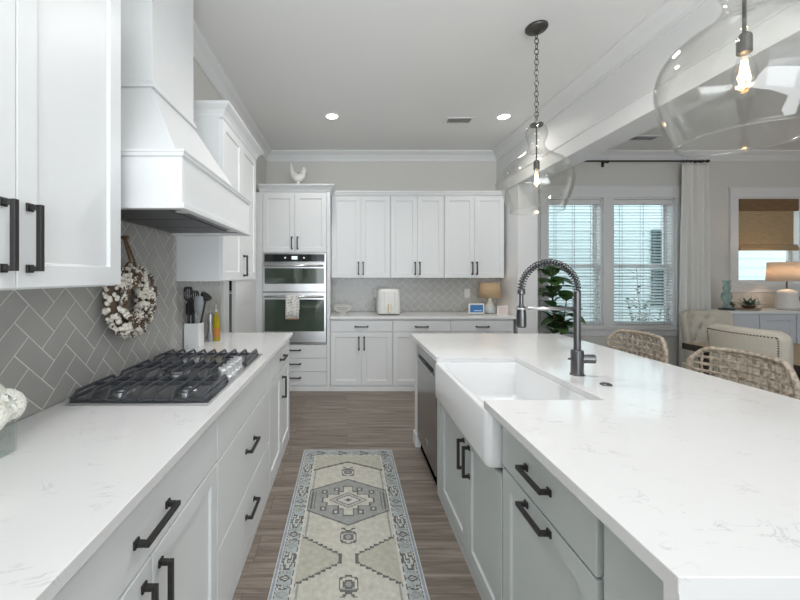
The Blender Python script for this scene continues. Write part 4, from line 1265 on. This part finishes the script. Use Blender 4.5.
# ================================================================ CEILING FIXTURES
def downlight(x, y, label):
    t = thing('recessed_light', label, 'ceiling light', (x, y, ZC - 0.006), 'recessed ceiling lights')
    bm = BM(); lathe(bm, [(0.085, ZC - 0.0005), (0.085, ZC - 0.006), (0.066, ZC - 0.007), (0.062, ZC - 0.003)], (x, y, 0), 32, cap=False); obj('trim_ring', bm, 'trim', t)
    bm = BM(); lathe(bm, [(0.064, ZC - 0.0035), (0.064, ZC - 0.002)], (x, y, 0), 32); obj('lens', bm, 'downlight', t)
    l = light('downlight_beam', 'SPOT', (0, 0, -0.012), 14, (1.0, 0.965, 0.92), 0.06, spot=2.6, blend=0.8); l.parent = t
downlight(-0.162, 3.95, 'recessed ceiling light to the left of the ceiling vent')
downlight(1.70, 3.96, 'recessed ceiling light to the right of the ceiling vent')
def vent(x, y, w, d, label):
    t = thing('ceiling_vent', label, 'vent', (x, y, ZC - 0.01))
    bm = BM()
    box(bm, x - w / 2, x + w / 2, y - d / 2, y - d / 2 + 0.02, ZC - 0.01, ZC - 0.0005); box(bm, x - w / 2, x + w / 2, y + d / 2 - 0.02, y + d / 2, ZC - 0.01, ZC - 0.0005)
    box(bm, x - w / 2, x - w / 2 + 0.02, y - d / 2 + 0.02, y + d / 2 - 0.02, ZC - 0.01, ZC - 0.0005); box(bm, x + w / 2 - 0.02, x + w / 2, y - d / 2 + 0.02, y + d / 2 - 0.02, ZC - 0.01, ZC - 0.0005)
    obj('frame', bm, 'trim', t)
    bm = BM()
    n = int(d / 0.018)
    for k in range(1, n):
        yy = y - d / 2 + k * d / n
        hull8(bm, [(x - w / 2 + 0.02, yy - 0.006, ZC - 0.009), (x + w / 2 - 0.02, yy - 0.006, ZC - 0.009), (x + w / 2 - 0.02, yy - 0.003, ZC - 0.009), (x - w / 2 + 0.02, yy - 0.003, ZC - 0.009)],
                  [(x - w / 2 + 0.02, yy + 0.003, ZC - 0.001), (x + w / 2 - 0.02, yy + 0.003, ZC - 0.001), (x + w / 2 - 0.02, yy + 0.006, ZC - 0.001), (x - w / 2 + 0.02, yy + 0.006, ZC - 0.001)])
    obj('louvres', bm, 'trim', t)
    bm = BM(); box(bm, x - w / 2 + 0.018, x + w / 2 - 0.018, y - d / 2 + 0.018, y + d / 2 - 0.018, ZC - 0.0008, ZC - 0.0003); obj('duct_shade_sheet', bm, 'dark', t)  # dark sheet painted to stand for shade inside the duct
vent(1.24, 4.05, 0.30, 0.16, 'white ceiling vent between the two recessed lights')
vent(3.70, 4.57, 0.36, 0.16, 'white ceiling vent over the dining room windows')

def pendant(x, y, label):
    t = thing('pendant_light', label, 'pendant light', (x, y, 1.86))
    bm = BM(); lathe(bm, [(0.072, ZC - 0.0005), (0.072, ZC - 0.012), (0.064, ZC - 0.022), (0.03, ZC - 0.03), (0.014, ZC - 0.045)], (x, y, 0), 28); obj('canopy', bm, 'pewter', t, smooth=True)
    ZT = 2.459
    bm = BM()
    zz = ZC - 0.04; k = 0
    while zz > ZT + 0.06:
        h, wd = 0.044, 0.013
        pts = []
        for q in range(14):
            g = 2 * PI * q / 14
            u = wd * math.cos(g); v = -h / 2 + (h / 2) * math.sin(g)
            pts.append((x + (u if k % 2 else 0), y + (0 if k % 2 else u), zz + v))
        tube(bm, pts, 0.0032, 6, closed=True, up=(0, 1, 0) if k % 2 else (1, 0, 0))
        zz -= 0.0365; k += 1
    obj('chain', bm, 'pewter', t, smooth=True)
    bm = BM(); lathe(bm, [(0.006, zz + 0.012), (0.008, ZT + 0.02), (0.03, ZT + 0.014), (0.043, ZT + 0.006), (0.043, ZT - 0.006)], (x, y, 0), 24); obj('cap', bm, 'pewter', t, smooth=True)
    prof = [(0.040, 0.0), (0.060, -0.022), (0.069, -0.05), (0.068, -0.078), (0.057, -0.108), (0.050, -0.130), (0.054, -0.155), (0.072, -0.185), (0.108, -0.215), (0.155, -0.245), (0.198, -0.285), (0.222, -0.33), (0.230, -0.38), (0.225, -0.435), (0.208, -0.50), (0.186, -0.555), (0.170, -0.597)]
    # smooth the profile
    sp = []
    for a in range(len(prof) - 1):
        p0 = prof[max(a - 1, 0)]; p1 = prof[a]; p2 = prof[a + 1]; p3 = prof[min(a + 2, len(prof) - 1)]
        for s in (0, 1 / 3, 2 / 3):
            f = lambda i: 0.5 * (2 * p1[i] + (p2[i] - p0[i]) * s + (2 * p0[i] - 5 * p1[i] + 4 * p2[i] - p3[i]) * s * s + (3 * p1[i] - p0[i] - 3 * p2[i] + p3[i]) * s ** 3)
            sp.append((f(0), f(1)))
    sp.append(prof[-1])
    bm = BM(); lathe(bm, [(r, ZT + z) for r, z in sp], (x, y, 0), 56, cap=False)
    obj('glass_shade', bm, 'pendantglass', t, smooth=True, solid=0.004)
    bm = BM(); tube(bm, [(x + 0.170 * math.cos(2 * PI * q / 56), y + 0.170 * math.sin(2 * PI * q / 56), ZT - 0.597) for q in range(56)], 0.0028, 6, closed=True); obj('glass_rim', bm, 'glass', t, smooth=True)
    bm = BM(); lathe(bm, [(0.0055, ZT), (0.0055, ZT - 0.245)], (x, y, 0), 12); obj('rod', bm, 'pewter', t)
    bm = BM(); lathe(bm, [(0.006, ZT - 0.24), (0.017, ZT - 0.25), (0.0195, ZT - 0.258), (0.0195, ZT - 0.31), (0.014, ZT - 0.314)], (x, y, 0), 20); obj('socket', bm, 'pewter', t)
    bm = BM(); lathe(bm, [(0.012, ZT - 0.312), (0.018, ZT - 0.33), (0.028, ZT - 0.36), (0.031, ZT - 0.385), (0.026, ZT - 0.412), (0.012, ZT - 0.43), (0.003, ZT - 0.434)], (x, y, 0), 20); b = obj('light_bulb', bm, 'glass', t, smooth=True)
    bm = BM()
    for q in range(6):
        g = 2 * PI * q / 6
        tube(bm, [(x + 0.006 * math.cos(g), y + 0.006 * math.sin(g), ZT - 0.335), (x + 0.012 * math.cos(g), y + 0.012 * math.sin(g), ZT - 0.40)], 0.0022, 6)
    obj('filament', bm, 'bulb', b)
    l = light('pendant_glow', 'POINT', (0, 0, ZT - 0.375 - 1.86), 0.7, (1.0, 0.72, 0.42), 0.02); l.parent = t
pendant(1.317, 2.536, 'clear glass jug pendant light hanging over the far end of the island')
pendant(1.317, 1.21, 'clear glass jug pendant light nearest the camera, cut by the top picture edge')

# ================================================================ STOOLS
def make_stool():
    t = thing('wicker_stool', '', 'stool', (0, 0, 0), 'wicker stools at the island')
    # local: faces -x (towards the island), back panel at +x
    def back(u, z):   # u in [-1,1] across
        return Vector((0.235 - 0.075 * u * u + 0.02 * (z - 0.66), 0.265 * u, z))
    zb, zt = 0.60, 1.0
    def top(u):
        return zt - 0.085 * max(0, (abs(u) - 0.62) / 0.38) ** 2 - 0.012 * u * u
    bm = BM()
    nv, nh = 14, 10
    for i in range(nv):
        u = -0.95 + 1.9 * i / (nv - 1)
        zs = [zb + (top(u) - zb) * k / 36 for k in range(37)]
        pts = []
        for z in zs:
            p = back(u, z)
            ph = (z - zb) / (zt - zb) * nh * PI
            p.x += 0.0024 * math.sin(ph + (PI if i % 2 else 0))
            pts.append(p)
        tube(bm, pts, 0.0095, 8, flat=0.35, up=(1, 0, 0))
    for j in range(nh):
        z = zb + (zt - zb) * (j + 0.5) / nh
        umax = 0.97
        while umax > 0.1 and top(umax) < z + 0.006: umax -= 0.02
        pts = []
        for k in range(61):
            u = -umax + 2 * umax * k / 60
            p = back(u, z)
            ph = (u + 0.95) / 1.9 * (nv - 1) * PI
            p.x -= 0.0024 * math.cos(ph) * (1 if j % 2 else -1)
            pts.append(p)
        tube(bm, pts, 0.0038, 8, flat=2.4)
    obj('woven_back', bm, 'wicker', t, smooth=True)
    bm = BM()
    pts = [back(-0.99, zb + (top(0.99) - zb) * k / 8) for k in range(9)] + [back(-0.99 + 1.98 * k / 40, top(-0.99 + 1.98 * k / 40)) for k in range(1, 40)] + [back(0.99, top(0.99) - (top(0.99) - zb) * k / 8) for k in range(9)]
    tube(bm, pts, 0.0125, 10)
    obj('back_frame', bm, 'wicker', t, smooth=True)
    bm = BM(); rbox(bm, -0.23, 0.20, -0.25, 0.25, 0.60, 0.65, 0.05); obj('seat', bm, 'wicker', t, bevel=0.01)
    bm = BM(); rbox(bm, -0.215, 0.155, -0.215, 0.215, 0.65, 0.69, 0.05); obj('cushion', bm, 'linen', t, bevel=0.012, bseg=3)
    for sx, sy in ((-1, -1), (-1, 1), (1, -1), (1, 1)):
        bm = BM(); tube(bm, [(sx * 0.19 - 0.01, sy * 0.215, 0.60), (sx * 0.21 - 0.01, sy * 0.235, 0.0)], [0.02, 0.015], 10); obj('leg', bm, 'darkwood', t, smooth=True)
    bm = BM()
    c = [(-0.212, -0.228), (0.192, -0.228), (0.192, 0.228), (-0.212, 0.228)]
    for k in range(4):
        tube(bm, [(*c[k], 0.2), (*c[(k + 1) % 4], 0.2)], 0.010, 8)
    obj('footrest', bm, 'darkwood', t)
    return t
s = make_stool()
s.location = (1.88, 2.60, 0); s['label'] = 'wicker counter stool farther from the camera, in front of the double window'
dup(s, (1.88, 1.92, 0), None, 'wicker counter stool nearest the camera, in front of the nailhead dining chair')

# ================================================================ DINING ROOM
t = thing('dining_table', 'dark-edged dining table with tan wooden top beyond the island', 'table', (3.78, 2.64, 0))
bm = BM(); box(bm, 3.262, 4.30, 1.76, 3.53, 0.745, 0.765); obj('tabletop', bm, 'lightwood', t, bevel=0.003)
bm = BM()
box(bm, 3.25, 4.312, 1.748, 3.542, 0.705, 0.745)
box(bm, 3.25, 3.262, 1.748, 3.542, 0.745, 0.764); box(bm, 4.30, 4.312, 1.748, 3.542, 0.745, 0.764); box(bm, 3.262, 4.30, 3.53, 3.542, 0.745, 0.764); box(bm, 3.262, 4.30, 1.748, 1.76, 0.745, 0.764)
obj('table_edge', bm, 'darkwood', t)
for sx, sy in ((3.36, 1.86), (4.20, 1.86), (3.36, 3.42), (4.20, 3.42)):
    bm = BM(); lathe(bm, [(0.03, 0), (0.04, 0.02), (0.035, 0.1), (0.05, 0.35), (0.045, 0.6), (0.055, 0.64), (0.055, 0.705)], (sx, sy, 0), 20); obj('leg', bm, 'darkwood', t, smooth=True)

def dining_chair(label, tufted):
    t = thing('dining_chair', label, 'chair', (0, 0, 0))
    # local: faces +x; back panel around x = -0.25
    Wd, zb, zt, r = 0.262, 0.42, 1.045, 0.075
    nu, nv = 40, 36
    def half(z):
        if z < zt - r: return Wd - 0.08 * (zt - r - z)
        q = z - (zt - r)
        return Wd - r + math.sqrt(max(0, r * r - q * q))
    def thick(z): return 0.05
    but = []
    if tufted:
        for row, zz in enumerate((0.62, 0.74, 0.86, 0.97)):
            for yy in ((-0.15, 0, 0.15) if row % 2 == 0 else (-0.075, 0.075)):
                but.append((yy, zz))
    bm = BM()
    F = []; B = []
    for j in range(nv + 1):
        z = zb + (zt - zb) * (j / nv)
        if j == nv: z -= 0.002
        h = half(z)
        fr = []; bk = []
        for i in range(nu + 1):
            u = -1 + 2 * i / nu
            y = h * u
            lean = -0.25 - 0.09 * (z - 0.45)
            wing = (0.11 if tufted else 0.06) * abs(u) ** 2.2
            edge = min(1.0, (1 - abs(u)) / 0.12) ; edge = math.sqrt(max(0.0, 1 - (1 - edge) ** 2))
            te = min(1.0, (zt - z) / 0.05); te = math.sqrt(max(0.0, 1 - (1 - te) ** 2))
            d = 0.045 * (0.25 + 0.75 * min(edge, te))
            for (yy, zz) in but:
                q = ((y - yy) ** 2 + (z - zz) ** 2)
                d -= 0.032 * math.exp(-q / 0.0010)
            fr.append((lean + wing + d, y, z)); bk.append((lean + wing * 0.9 - 0.035 * (0.25 + 0.75 * min(edge, te)), y, z))
        F.append(fr); B.append(bk)
    Fv = [[bm.verts.new(p) for p in row] for row in F]; Bv = [[bm.verts.new(p) for p in row] for row in B]
    for j in range(nv):
        for i in range(nu):
            bm.faces.new((Fv[j][i], Fv[j][i + 1], Fv[j + 1][i + 1], Fv[j + 1][i])); bm.faces.new((Bv[j][i], Bv[j + 1][i], Bv[j + 1][i + 1], Bv[j][i + 1]))
    for j in range(nv):
        bm.faces.new((Fv[j][0], Fv[j + 1][0], Bv[j + 1][0], Bv[j][0])); bm.faces.new((Fv[j][nu], Bv[j][nu], Bv[j + 1][nu], Fv[j + 1][nu]))
    for i in range(nu):
        bm.faces.new((Fv[nv][i], Fv[nv][i + 1], Bv[nv][i + 1], Bv[nv][i])); bm.faces.new((Fv[0][i], Bv[0][i], Bv[0][i + 1], Fv[0][i + 1]))
    bk_ = obj('backrest', bm, 'linen', t, smooth=True)
    if but:
        for yy, zz in but:
            bm = BM(); ball(bm, (-0.25 - 0.09 * (zz - 0.45) + 0.11 * (abs(yy) / half(zz)) ** 2.2 + 0.026, yy, zz), 0.011, 2, (0.6, 1, 1)); obj('tuft_button', bm, 'linen', bk_, smooth=True)
    # nailhead trim round the back panel
    bm = BM()
    path = []
    for j in range(2, nv): path.append((0.80, zb + (zt - zb) * j / nv))
    for side in (-1, 1):
        for k in range(34):
            z = 0.46 + (zt - 0.05 - 0.46) * k / 33
            u = side * 0.90
            y = half(min(z, zt - 0.04)) * u
            ball(bm, (-0.25 - 0.09 * (z - 0.45) + 0.9 * (0.11 if tufted else 0.06) * 0.79 - 0.0345, y, z), 0.0055, 1)
    for k in range(27):
        u = -0.88 + 1.76 * k / 26
        z = zt - 0.045
        ball(bm, (-0.25 - 0.09 * (z - 0.45) + 0.9 * (0.11 if tufted else 0.06) * abs(u) ** 2.2 - 0.0345, half(zt - 0.05) * u, z), 0.0055, 1)
    obj('nailhead_trim', bm, 'brass', bk_, smooth=True)
    bm = BM(); rbox(bm, -0.24, 0.25, -0.25, 0.25, 0.38, 0.50, 0.04); obj('seat', bm, 'linen', t, bevel=0.02, bseg=3)
    for sx in (-0.20, 0.20):
        for sy in (-0.20, 0.20):
            bm = BM(); tube(bm, [(sx, sy, 0.38), (sx * 1.08, sy * 1.05, 0)], [0.026, 0.016], 8); obj('leg', bm, 'darkwood', t)
    return t
c1 = dining_chair('cream upholstered dining chair with nailhead trim, seen from behind beyond the near stool', False); c1.location = (3.13, 2.64, 0)
c2 = dining_chair('cream button-tufted dining chair at the far end of the table, by the curtain', True); c2.location = (3.80, 3.66, 0); c2.rotation_euler = (0, 0, -PI / 2)

# credenza
t = thing('credenza', 'white panelled credenza under the right-hand dining window', 'sideboard', (5.65, 4.74, 0))
bm = BM(); box(bm, 4.77, 6.53, 4.57, 4.93, 0.06, 0.94); obj('carcass', bm, 'credenza', t)
bm = BM(); box(bm, 4.75, 6.55, 4.545, 4.935, 0.94, 0.97); obj('top', bm, 'trim', t, bevel=0.004)
FC = Frame((-0.09, 4.57, 0), (1, 0, 0), (0, -1, 0))
for k in range(4):
    a = 4.87 + (0 if k == 0 else 0.37 + (k - 1) * 0.46); b = 4.87 + (0.36 if k == 0 else 0.37 + k * 0.46 - 0.01)
    if k == 0:
        for z0, z1 in ((0.70, 0.925), (0.46, 0.69), (0.10, 0.45)):
            dd = drawer(t, FC, a, b, z0, z1, 'credenza')
    else:
        door(t, FC, a, b, 0.10, 0.925, 'credenza', 0.07)
bm = BM(); box(bm, 4.79, 6.51, 4.59, 4.92, 0.0, 0.06); obj('plinth', bm, 'credenza', t)
ZD = 0.9705
t = thing('candleholder', 'teal glass candleholder on the left end of the credenza', 'candleholder', (4.95, 4.76, ZD))
bm = BM(); lathe(bm, [(0.048, ZD + 0.022), (0.052, ZD + 0.035), (0.034, ZD + 0.06), (0.026, ZD + 0.085), (0.042, ZD + 0.115), (0.056, ZD + 0.165), (0.050, ZD + 0.21), (0.028, ZD + 0.24), (0.038, ZD + 0.265), (0.041, ZD + 0.285), (0.031, ZD + 0.31), (0.030, ZD + 0.335), (0.042, ZD + 0.365), (0.042, ZD + 0.38), (0.028, ZD + 0.381)], (4.95, 4.76, 0), 32); obj('glass_body', bm, 'tealglass', t, smooth=True)
bm = BM(); lathe(bm, [(0.078, ZD), (0.082, ZD + 0.006), (0.078, ZD + 0.016), (0.05, ZD + 0.022)], (4.95, 4.76, 0), 32); obj('coaster', bm, 'darkwood', t)
t = thing('wooden_tray', 'small oval wooden tray under the glass terrarium', 'tray', (5.22, 4.76, ZD))
bm = BM(); lathe(bm, [(0.13, 0), (0.15, 0.005), (0.155, 0.018), (0.145, 0.018), (0.14, 0.010), (0.005, 0.010)], (0, 0, 0), 32)
bmesh.ops.scale(bm, verts=bm.verts[:], vec=(0.95, 0.75, 1)); bmesh.ops.translate(bm, verts=bm.verts[:], vec=(5.22, 4.76, ZD)); obj('dish', bm, 'lightwood', t)
t = thing('terrarium', 'round glass terrarium with green plants on the wooden tray', 'terrarium', (5.24, 4.76, ZD + 0.011))
zt_ = ZD + 0.0115
bm = BM(); lathe(bm, [(0.04, zt_), (0.075, zt_ + 0.03), (0.092, zt_ + 0.08), (0.082, zt_ + 0.14), (0.06, zt_ + 0.18), (0.062, zt_ + 0.19)], (5.24, 4.76, 0), 28, cap=False); obj('globe', bm, 'glass', t, smooth=True, solid=0.003)
bm = BM(); lathe(bm, [(0.04, zt_ + 0.002), (0.07, zt_ + 0.03), (0.06, zt_ + 0.045), (0.005, zt_ + 0.05)], (5.24, 4.76, 0), 20); obj('soil', bm, 'bark', t)
def leaf(bm, base, dirv, L, Wl, up=Vector((0, 0, 1)), droop=0.2, n=6):
    dirv = Vector(dirv).normalized(); side = dirv.cross(up)
    if side.length < 1e-3: side = Vector((1, 0, 0))
    side.normalize(); nn = side.cross(dirv)
    prev = None
    for k in range(n + 1):
        s = k / n
        wv = Wl * (math.sin(PI * min(1, s ** 0.85 * 1.0)) ** 0.8) * 0.5 + 0.001
        p = Vector(base) + dirv * L * s - Vector((0, 0, 1)) * droop * L * s * s
        row = [bm.verts.new(p + side * wv + nn * wv * 0.25), bm.verts.new(p), bm.verts.new(p - side * wv + nn * wv * 0.25)]
        if prev:
            bm.faces.new((prev[0], prev[1], row[1], row[0])); bm.faces.new((prev[1], prev[2], row[2], row[1]))
        prev = row
bm = BM()
for k in range(44):
    a = random.uniform(0, 2 * PI); e = random.uniform(0.2, 1.2)
    leaf(bm, (5.24 + random.uniform(-0.03, 0.03), 4.76 + random.uniform(-0.03, 0.03), zt_ + 0.05), (math.cos(a) * math.cos(e), math.sin(a) * math.cos(e), math.sin(e)), random.uniform(0.08, 0.15), 0.03)
obj('plants', bm, 'leaf', t, norm=False)
t = thing('succulent', 'trailing green succulent left of the terrarium on the credenza', 'plant', (5.065, 4.82, ZD))
bm = BM(); lathe(bm, [(0.03, ZD + 0.018), (0.04, ZD + 0.07), (0.034, ZD + 0.07), (0.005, ZD + 0.06)], (5.065, 4.82, 0), 20); obj('pot', bm, 'bark', t)
bm = BM()
for k in range(30):
    a = random.uniform(0, 2 * PI); e = random.uniform(0.1, 1.3)
    leaf(bm, (5.065, 4.82, ZD + 0.07), (math.cos(a) * math.cos(e), math.sin(a) * math.cos(e), math.sin(e)), random.uniform(0.05, 0.075), 0.024, droop=0.5)
obj('leaves', bm, 'leaf', t, norm=False)
table_lamp('table_lamp', 'large white ceramic lamp with glowing shade on the credenza', 5.735, 4.76, ZD,
           [(0.085, 0), (0.10, 0.02), (0.107, 0.07), (0.104, 0.14), (0.098, 0.20), (0.088, 0.24), (0.04, 0.262), (0.015, 0.27)], ((0.185, 0.37), (0.172, 0.62)), 'shade_white', 'matte_white', 'bulbwhite', 7, (1, 0.62, 0.34))
t = thing('potted_fern', 'small green potted plant right of the white lamp on the credenza', 'plant', (5.98, 4.80, ZD))
bm = BM(); lathe(bm, [(0.05, ZD), (0.065, ZD + 0.10), (0.058, ZD + 0.10), (0.005, ZD + 0.085)], (5.98, 4.80, 0), 24); obj('pot', bm, 'matte_white', t)
bm = BM()
for k in range(40):
    a = random.uniform(0, 2 * PI); e = random.uniform(0.1, 1.3)
    leaf(bm, (5.98, 4.80, ZD + 0.10), (math.cos(a) * math.cos(e), math.sin(a) * math.cos(e), math.sin(e)), random.uniform(0.10, 0.20), 0.035, droop=0.4)
obj('leaves', bm, 'leaf', t, norm=False)

# curtain, rod
rod_t = t = thing('curtain_rod', 'black curtain rod above the double dining window', 'curtain rod', (3.7, 5.0, 2.97))
bm = BM(); tube(bm, [(2.36, 5.0, 2.985), (4.93, 5.0, 2.985)], 0.011, 12); obj('rod', bm, 'handle', t, smooth=False)
bm = BM(); ball(bm, (4.945, 5.0, 2.985), 0.022, 2); obj('finial', bm, 'handle', t, smooth=True)
for x in (3.57, 4.86):
    bm = BM(); box(bm, x - 0.012, x + 0.012, 5.005, YB - 0.0005, 2.975, 2.995); box(bm, x - 0.018, x + 0.018, YB - 0.006, YB - 0.0005, 2.93, 3.01); box(bm, x - 0.008, x + 0.008, 4.985, 5.01, 2.955, 2.976)
    obj('bracket', bm, 'handle', t)
t = thing('curtain', 'off-white pleated curtain panel right of the double window', 'curtain', (4.77, 5.0, 0.02))
bm = BM()
rs = []
for z in [0.02, 0.5, 1.0, 1.5, 2.0, 2.5, 2.75, 2.9, 2.955]:
    f = 1.0 - 0.25 * (z / 2.965)
    w0, w1 = 4.775 - 0.19 - 0.02 * (1 - z / 3), 4.775 + 0.165 + 0.03 * (1 - z / 3)
    rs.append([(w0 + (w1 - w0) * k / 72, 4.995 + 0.036 * f * math.sin(2 * PI * 5 * k / 72 + 0.4 * math.sin(z * 1.3)) + 0.008 * math.sin(k * 0.7 + z), z) for k in range(73)])
rings(bm, rs, cap=False, closed=False); obj('cloth', bm, 'curtain', t, smooth=True, solid=0.004)
bm = BM()
for k in range(7):
    x = 4.60 + k * 0.055
    tube(bm, [(x, 5.0 + 0.018 * math.cos(g), 2.983 + 0.018 * math.sin(g)) for g in [2 * PI * q / 14 for q in range(14)]], 0.0028, 6, closed=True, up=(1, 0, 0))
o = obj('curtain_rings', bm, 'handle', rod_t); o['kind'] = 'stuff'

# blinds
def blind(H, label):
    x0, x1, z0, z1 = H[0] + 0.025, H[1] - 0.025, H[2] + 0.03, H[3] - 0.025
    t = thing('window_blind', label, 'blind', ((x0 + x1) / 2, YB + 0.04, z0))
    bm = BM(); box(bm, x0, x1, YB + 0.005, YB + 0.062, z1 - 0.065, z1); obj('headrail', bm, 'trim', t, bevel=0.003)
    bm = BM()
    z = z1 - 0.09
    while z > z0 + 0.04:
        hull8(bm, [(x0, YB + 0.012, z - 0.0075), (x1, YB + 0.012, z - 0.0075), (x1, YB + 0.060, z + 0.0055), (x0, YB + 0.060, z + 0.0055)],
                  [(x0, YB + 0.012, z - 0.0045), (x1, YB + 0.012, z - 0.0045), (x1, YB + 0.060, z + 0.0085), (x0, YB + 0.060, z + 0.0085)])
        z -= 0.0425
    obj('slats', bm, 'louvre', t)
    bm = BM(); box(bm, x0, x1, YB + 0.012, YB + 0.06, z0, z0 + 0.02); obj('bottom_rail', bm, 'trim', t, bevel=0.003)
    bm = BM()
    for f in (0.14, 0.5, 0.86):
        x = x0 + (x1 - x0) * f
        for yy in (YB + 0.010, YB + 0.062):
            box(bm, x - 0.003, x + 0.003, yy - 0.001, yy + 0.001, z0, z1 - 0.06)
    obj('ladder_cords', bm, 'grey_plastic', t)
blind(W1, 'white slatted blind in the left dining window, behind the faucet'); blind(W2, 'white slatted blind in the window next to the curtain')

# woven roman shade
t = thing('roman_shade', 'brown woven bamboo roman shade in the right-hand dining window', 'window shade', (5.89, YB + 0.03, 1.76))
bm = BM(); box(bm, 5.475, 6.30, YB - 0.012, YB + 0.03, 2.32, 2.485); obj('valance', bm, 'bamboo_dark', t, bevel=0.002)
bm = BM(); box(bm, 5.485, 6.25, YB + 0.008, YB + 0.016, 1.83, 2.33); obj('woven_panel', bm, 'bamboo', t)
bm = BM()
for k, (z, dd) in enumerate(((1.765, 0.03), (1.785, 0.02), (1.805, 0.012))):
    box(bm, 5.475, 6.30, YB - dd + 0.01, YB + 0.018, z, z + 0.045)
obj('bottom_folds', bm, 'bamboo', t, bevel=0.006)

# fiddle-leaf fig
t = thing('fig_tree', 'potted fiddle-leaf fig in the dining corner behind the wall stub', 'plant', (2.72, 4.72, 0))
bm = BM(); lathe(bm, [(0.15, 0.0), (0.19, 0.02), (0.22, 0.38), (0.20, 0.38), (0.19, 0.34), (0.005, 0.34)], (2.72, 4.72, 0), 28); obj('planter', bm, 'pot', t, smooth=False)
bm = BM()
tube(bm, [(2.72, 4.72, 0.30), (2.70, 4.73, 0.7), (2.67, 4.74, 1.1), (2.64, 4.74, 1.5)], [0.016, 0.014, 0.011, 0.006], 8)
tube(bm, [(2.71, 4.72, 0.35), (2.78, 4.70, 0.8), (2.83, 4.70, 1.12)], [0.012, 0.010, 0.006], 8)
obj('trunk', bm, 'bark', t, smooth=True)
bm = BM()
for k in range(60):
    br = k % 3
    s = random.uniform(0.15, 1.0)
    if br < 2: base = Vector((2.72, 4.72, 0.45)).lerp(Vector((2.64, 4.74, 1.52)), s)
    else: base = Vector((2.73, 4.72, 0.5)).lerp(Vector((2.83, 4.70, 1.12)), s)
    a = k * 2.39996
    e = random.uniform(-0.2, 1.0)
    L = random.uniform(0.20, 0.32)
    dv = (math.cos(a) * math.cos(e), math.sin(a) * math.cos(e), math.sin(e))
    while base.x + dv[0] * L < 2.42 or base.y + dv[1] * L > 4.98: L *= 0.8
    leaf(bm, base, dv, L, L * random.uniform(0.55, 0.8), droop=0.3, n=8)
obj('leaves', bm, 'leaf', t, norm=False, smooth=True)

# ================================================================ OUTDOORS
bm = BM(); box(bm, -3, 16, YB + 0.2, 14, -0.5, -0.4); struct('ground', bm, 'earth')
t = thing('neighbour_house', 'pale blue lap-sided neighbouring house seen through the windows', 'house', (7, 8.3, -0.4))
bm = BM()
P = []
z = -0.4
while z < 6.2:
    P += [(8.0, z), (8.018, z + 0.20)]
    z += 0.20
P += [(8.5, z), (8.5, -0.4)]
prism(bm, P, 1.0, 15.0, 'x'); obj('siding', bm, 'siding', t)
for z0, z1 in ((1.62, 2.42), (0.73, 1.56)):
    bm = BM()
    box(bm, 6.67, 6.72, 7.95, 8.0, z0, z1); box(bm, 6.93, 6.98, 7.95, 8.0, z0, z1); box(bm, 6.72, 6.93, 7.95, 8.0, z0, z0 + 0.05); box(bm, 6.72, 6.93, 7.95, 8.0, z1 - 0.05, z1)
    zz = z0 + 0.07
    while zz < z1 - 0.06:
        hull8(bm, [(6.72, 7.955, zz), (6.93, 7.955, zz), (6.93, 7.985, zz + 0.025), (6.72, 7.985, zz + 0.025)], [(6.72, 7.955, zz + 0.006), (6.93, 7.955, zz + 0.006), (6.93, 7.985, zz + 0.031), (6.72, 7.985, zz + 0.031)])
        zz += 0.04
    box(bm, 6.72, 6.93, 7.988, 7.998, z0, z1)
    obj('shutter', bm, 'shutter', t)
t = thing('garden_shrub', 'thin leafy shrub growing outside the window next to the curtain', 'shrub', (5.35, 6.6, -0.4))
bm = BM(); lb = BM()
tips = []
for k in range(9):
    a = random.uniform(0, 2 * PI); sp = random.uniform(0.1, 0.55); h = random.uniform(0.95, 1.5) if k else 2.0
    if k == 0: sp = 0.12; a = PI
    p = [Vector((5.35, 6.6, -0.4)), Vector((5.35 + 0.4 * sp * math.cos(a), 6.6 + 0.3 * sp * math.sin(a), -0.4 + h * 0.5)), Vector((5.35 + sp * math.cos(a), 6.6 + 0.5 * sp * math.sin(a), -0.4 + h))]
    tube(bm, p, [0.012, 0.008, 0.004], 6)
    for q in range(30):
        s = random.uniform(0.3, 1.0)
        b = p[1].lerp(p[2], (s - 0.5) * 2) if s > 0.5 else p[0].lerp(p[1], s * 2)
        g = random.uniform(0, 2 * PI); e = random.uniform(-0.2, 0.9)
        leaf(lb, b, (math.cos(g) * math.cos(e), math.sin(g) * math.cos(e), math.sin(e)), random.uniform(0.09, 0.18), 0.055, droop=0.2, n=3)
obj('branches', bm, 'bark', t); obj('leaves', lb, 'shrubleaf', t, norm=False)
